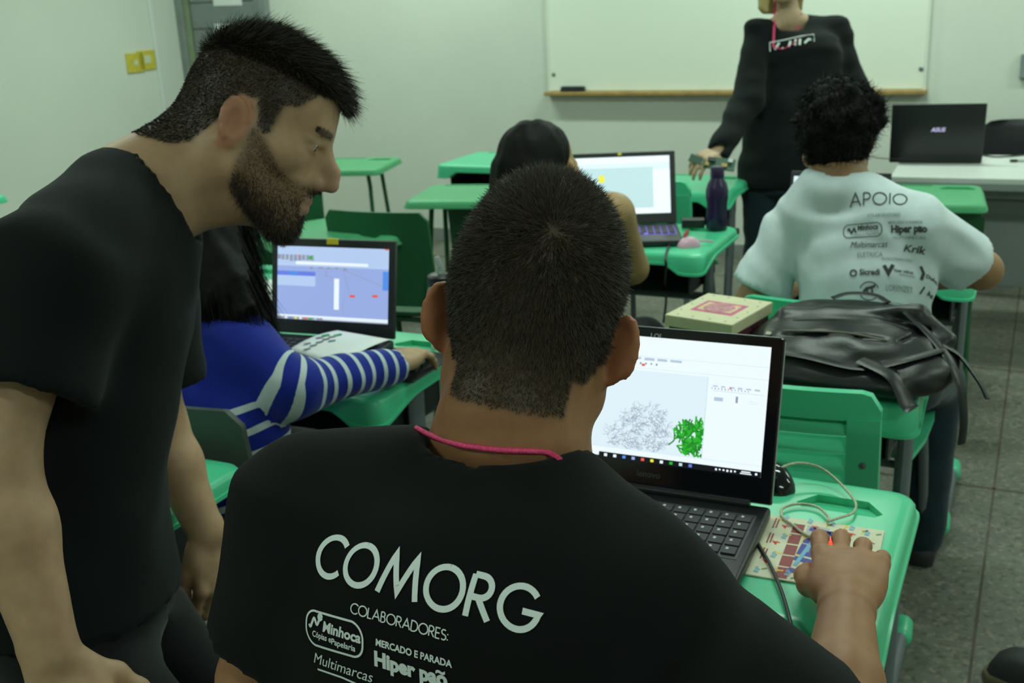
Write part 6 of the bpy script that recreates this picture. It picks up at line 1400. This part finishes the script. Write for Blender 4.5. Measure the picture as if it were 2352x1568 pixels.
# ------------------------------------------------------------------ standing woman by the whiteboard
def woman():
    d0 = 4.42; tow = nrm(np.array([-CD[0] - .18, -CD[1], 0])); side = np.cross(tow, Z)          # facing the camera; side = her right (image left)
    nb = px(1812, 32, d0); hd = Head(px(1800, -72, d0 - .06), nrm(tow - Z * .22), Z + tow * .2, .97); shR = px(1738, 78, d0 - .02); shL = px(1920, 70, d0 + .03)
    eR = px(1716, 235, d0 - .10); wR = px(1652, 345, d0 - .22); eL = px(1958, 205, d0 + .02); wL = px(1900, 300, d0 - .12)
    pel = px(1800, 385, d0 + .02); ws = px(1815, 270, d0); ch_ = px(1828, 140, d0); lg = []
    for s_ in (1, -1):
        hip = pel + side * .085 * s_ - Z * .02; an = np.array([hip[0] + side[0] * .04 * s_ + .05, hip[1] + side[1] * .04 * s_, .085]); lg.append((hip, (hip + an) / 2 + tow * .02, an))
    hdir = nrm(px(1600, 372, d0 - .27) - wR); joints = [hd.c, nb, shR, shL, eR, eL, wR, wL, pel] + [p for l in lg for p in l]
    def prims(F):
        head_sdf(F, hd, .3); F.cone(nb - Z * .03, hd.W(0, -.02, -.06), .048, .046, .03); F.cone(nb - Z * .02, shR, .032, .034, .03); F.cone(nb - Z * .02, shL, .032, .034, .03); F.tubeloft([(pel, side, .12, .07), (ws, side, .09, .055), (ch_ - tow * .02, side, .09, .05), (nb - Z * .06 - tow * .02, side, .06, .04)], .03)
        limb(F, shR, eR, .04, .035); limb(F, eR, wR, .034, .024, .01); limb(F, shL, eL, .04, .035); limb(F, eL, wL, .034, .024, .01); hand_sdf(F, wR, hdir, nrm(tow * .4 + Z), 1, (.4, .5, .4), .1, s=.92); hand_sdf(F, wL, nrm(-Z), tow, -1, s=.9)
        for hip, kn, an in lg: limb(F, hip, kn, .07, .05, .03); limb(F, kn, an, .05, .034, .03)
    F, Vt, Fc = build_body('person', joints, [box_around([hd.c], .12, .006), box_around([wR], .14, .005)], prims); C = tone(len(Vt), (.50, .34, .22)); L_ = hd.L(Vt); mixc(C, ((np.abs(L_[:, 0]) < .02) & (L_[:, 2] > -.08) & (L_[:, 2] < -.056) & (L_[:, 1] > .087)) * .5, (.40, .15, .13))
    body = nobj('person', Vt, Fc, G('skin'), None, {'tone': C}); tag(body, 'standing woman in black long-sleeved top with pink lanyard in front of the whiteboard', 'person')
    A = np.array([nb, shR, shL, eR, eL, wR, wL, pel]); S = SDF(A.min(0) - .18, A.max(0) + .18, .0095)
    S.tubeloft([(pel - Z * .07, side, .185, .128), (pel + Z * .03, side, .182, .125), (ws, side, .178, .120), (ch_ - Z * .06, side, .192, .125), (ch_ + Z * .02, side, .178, .110), (nb - Z * .09, side, .13, .08)], .03); S.cone(nb - Z * .045, shR, .050, .050, .04); S.cone(nb - Z * .045, shL, .050, .050, .04)
    for a, e, w in ((shR, eR, wR), (shL, eL, wL)): S.cone(a, e, .054, .062, .03); S.cone(e, w, .060, .048, .03); S.cone(w - (w - e) * .05, w + (w - e) * .3, .030, .030, .004, 'd')
    S.tubeloft([(nb - Z * .07 + tow * .05, side, .050, .05), (nb + Z * .0 + tow * .02, side, .075, .07), (nb + Z * .1, side, .10, .09)], .006, 'd'); S.add(lambda P: .016 * (vnoise(P * np.array([7, 7, 16.])) - .5) + .010 * (vnoise(P * np.array([12, 12, 30.])) - .5)); Vs, Fs = S.net(); Vs = relax(Vs, Fs, 1); sh = nobj('long_sleeved_top', Vs, Fs, G('knitblack'), body)
    bv = BVHTree.FromPolygons([tuple(p) for p in Vs], [tuple(q) for q in Fs.tolist()]); bb_ = BVHTree.FromPolygons([tuple(p) for p in np.concatenate([Vt, Vs])], [tuple(q) for q in Fc.tolist()] + [tuple(q) for q in (Fs + len(Vt)).tolist()])
    mb = []
    for line in (((1781, 2), (1780, 30), (1778, 62), (1776, 108)), ((1846, 2), (1841, 30), (1834, 62), (1829, 96)), ((1776, 108), (1800, 112), (1829, 96))):
        cp = [cast(bb_, *p) for p in line]; cp = [p - nrm(ray(*q)) * .004 for p, q in zip(cp, line) if p is not None]
        if len(cp) > 1: mb.append(cp)
    ln_ = MB(); [ln_.tube(spline(c, 5), .0048, 6, flat=.4) for c in mb]; ln_.build('lanyard', G('pinkcord'), body)
    def RB(pts, w_, nm):
        q = [cast(bv, *p) for p in pts]; q = [p - nrm(ray(*k)) * .002 for p, k in zip(q, pts) if p is not None]
        if len(q) > 1: MB().tube(q, w_, 5, flat=.3, ref=tuple(ray(*pts[0]))).build(nm, G('printw'), sh)
    RB([(1769, 118), (1768, 98), (1800, 92), (1840, 83), (1869, 79), (1870, 95)], .0025, 'print_outline')
    for p in ([(1780, 114), (1790, 98)], [(1796, 110), (1798, 112)], [(1812, 108), (1816, 94)], [(1826, 104), (1828, 90)], [(1837, 103), (1838, 89)], [(1848, 99), (1858, 90), (1863, 92)]): RB(p, .005, 'print_stroke')
    H = SDF(hd.c - .25, hd.c + .22, .0085); H.ell(hd.W(0, -.016, .048), (.088, .110, .098), hd.R, .02); H.tubeloft([(hd.W(0, -.05, .0), side, .09, .06), (hd.W(0, -.06, -.12), side, .095, .045), (hd.W(0, -.06, -.19), side, .085, .035)], .03); H.cone(hd.W(.07, .03, -.02), px(1747, 18, d0 - .1), .028, .014, .03); H.cone(hd.W(.075, .02, -.05), px(1762, 26, d0 - .12), .016, .010, .02); H.ell(hd.W(0, .105, -.04), (.062, .072, .12), hd.R, .01, 'd'); H.add(lambda P: .010 * (vnoise(P * np.array([50, 50, 12.])) - .5)); Vh, Fh = H.net(); nobj('hair', Vh, Fh, G('hair_bl'), body)
    trousers(body, [(pel - Z * .09, side, .155, .11), (pel + Z * .04, side, .15, .105)], lg, G('jeans')); shoes(body, lg, tow, G('shoe'))
    # circuit board in her hand
    MT['pcb'] = mat('circuit_green', (.012, .07, .035), .45); MT['brass'] = mat('brass_parts', (.35, .24, .08), .4, .7)
    c = px(1652, 376, d0 - .29); cb = empty('circuit_board', c, PSI + .3); cb.rotation_euler = (math.radians(38), math.radians(8), PSI + .2); tag(cb, 'dark green circuit board with small parts held in the fingers of the woman', 'circuit board')
    MB().rbox((0, 0, 0), (.12, .06, .004), .001).build('board', G('pcb'), cb)
    for x, y, w_, h_, m_ in ((-.03, .01, .03, .02, 'blackp'), (.02, -.012, .022, .016, 'brass'), (.04, .015, .018, .018, 'silver'), (-.045, -.018, .016, .012, 'brass')): MB().rbox((x, y, .006), (w_, h_, .010), .001).build('component', G(m_), cb)
    c = px(1598, 366, d0 - .27); c2 = empty('sensor_module', c, 0); c2.rotation_euler = (math.radians(60), math.radians(18), PSI); tag(c2, 'small green sensor module held left of the larger circuit board', 'circuit board'); MB().rbox((0, 0, 0), (.05, .032, .004), .001).build('board', G('pcb'), c2); MB().tube([(.01, -.018, 0), (.01, -.034, -.01)], .003, 6).build('pin', G('brass'), c2)
woman()
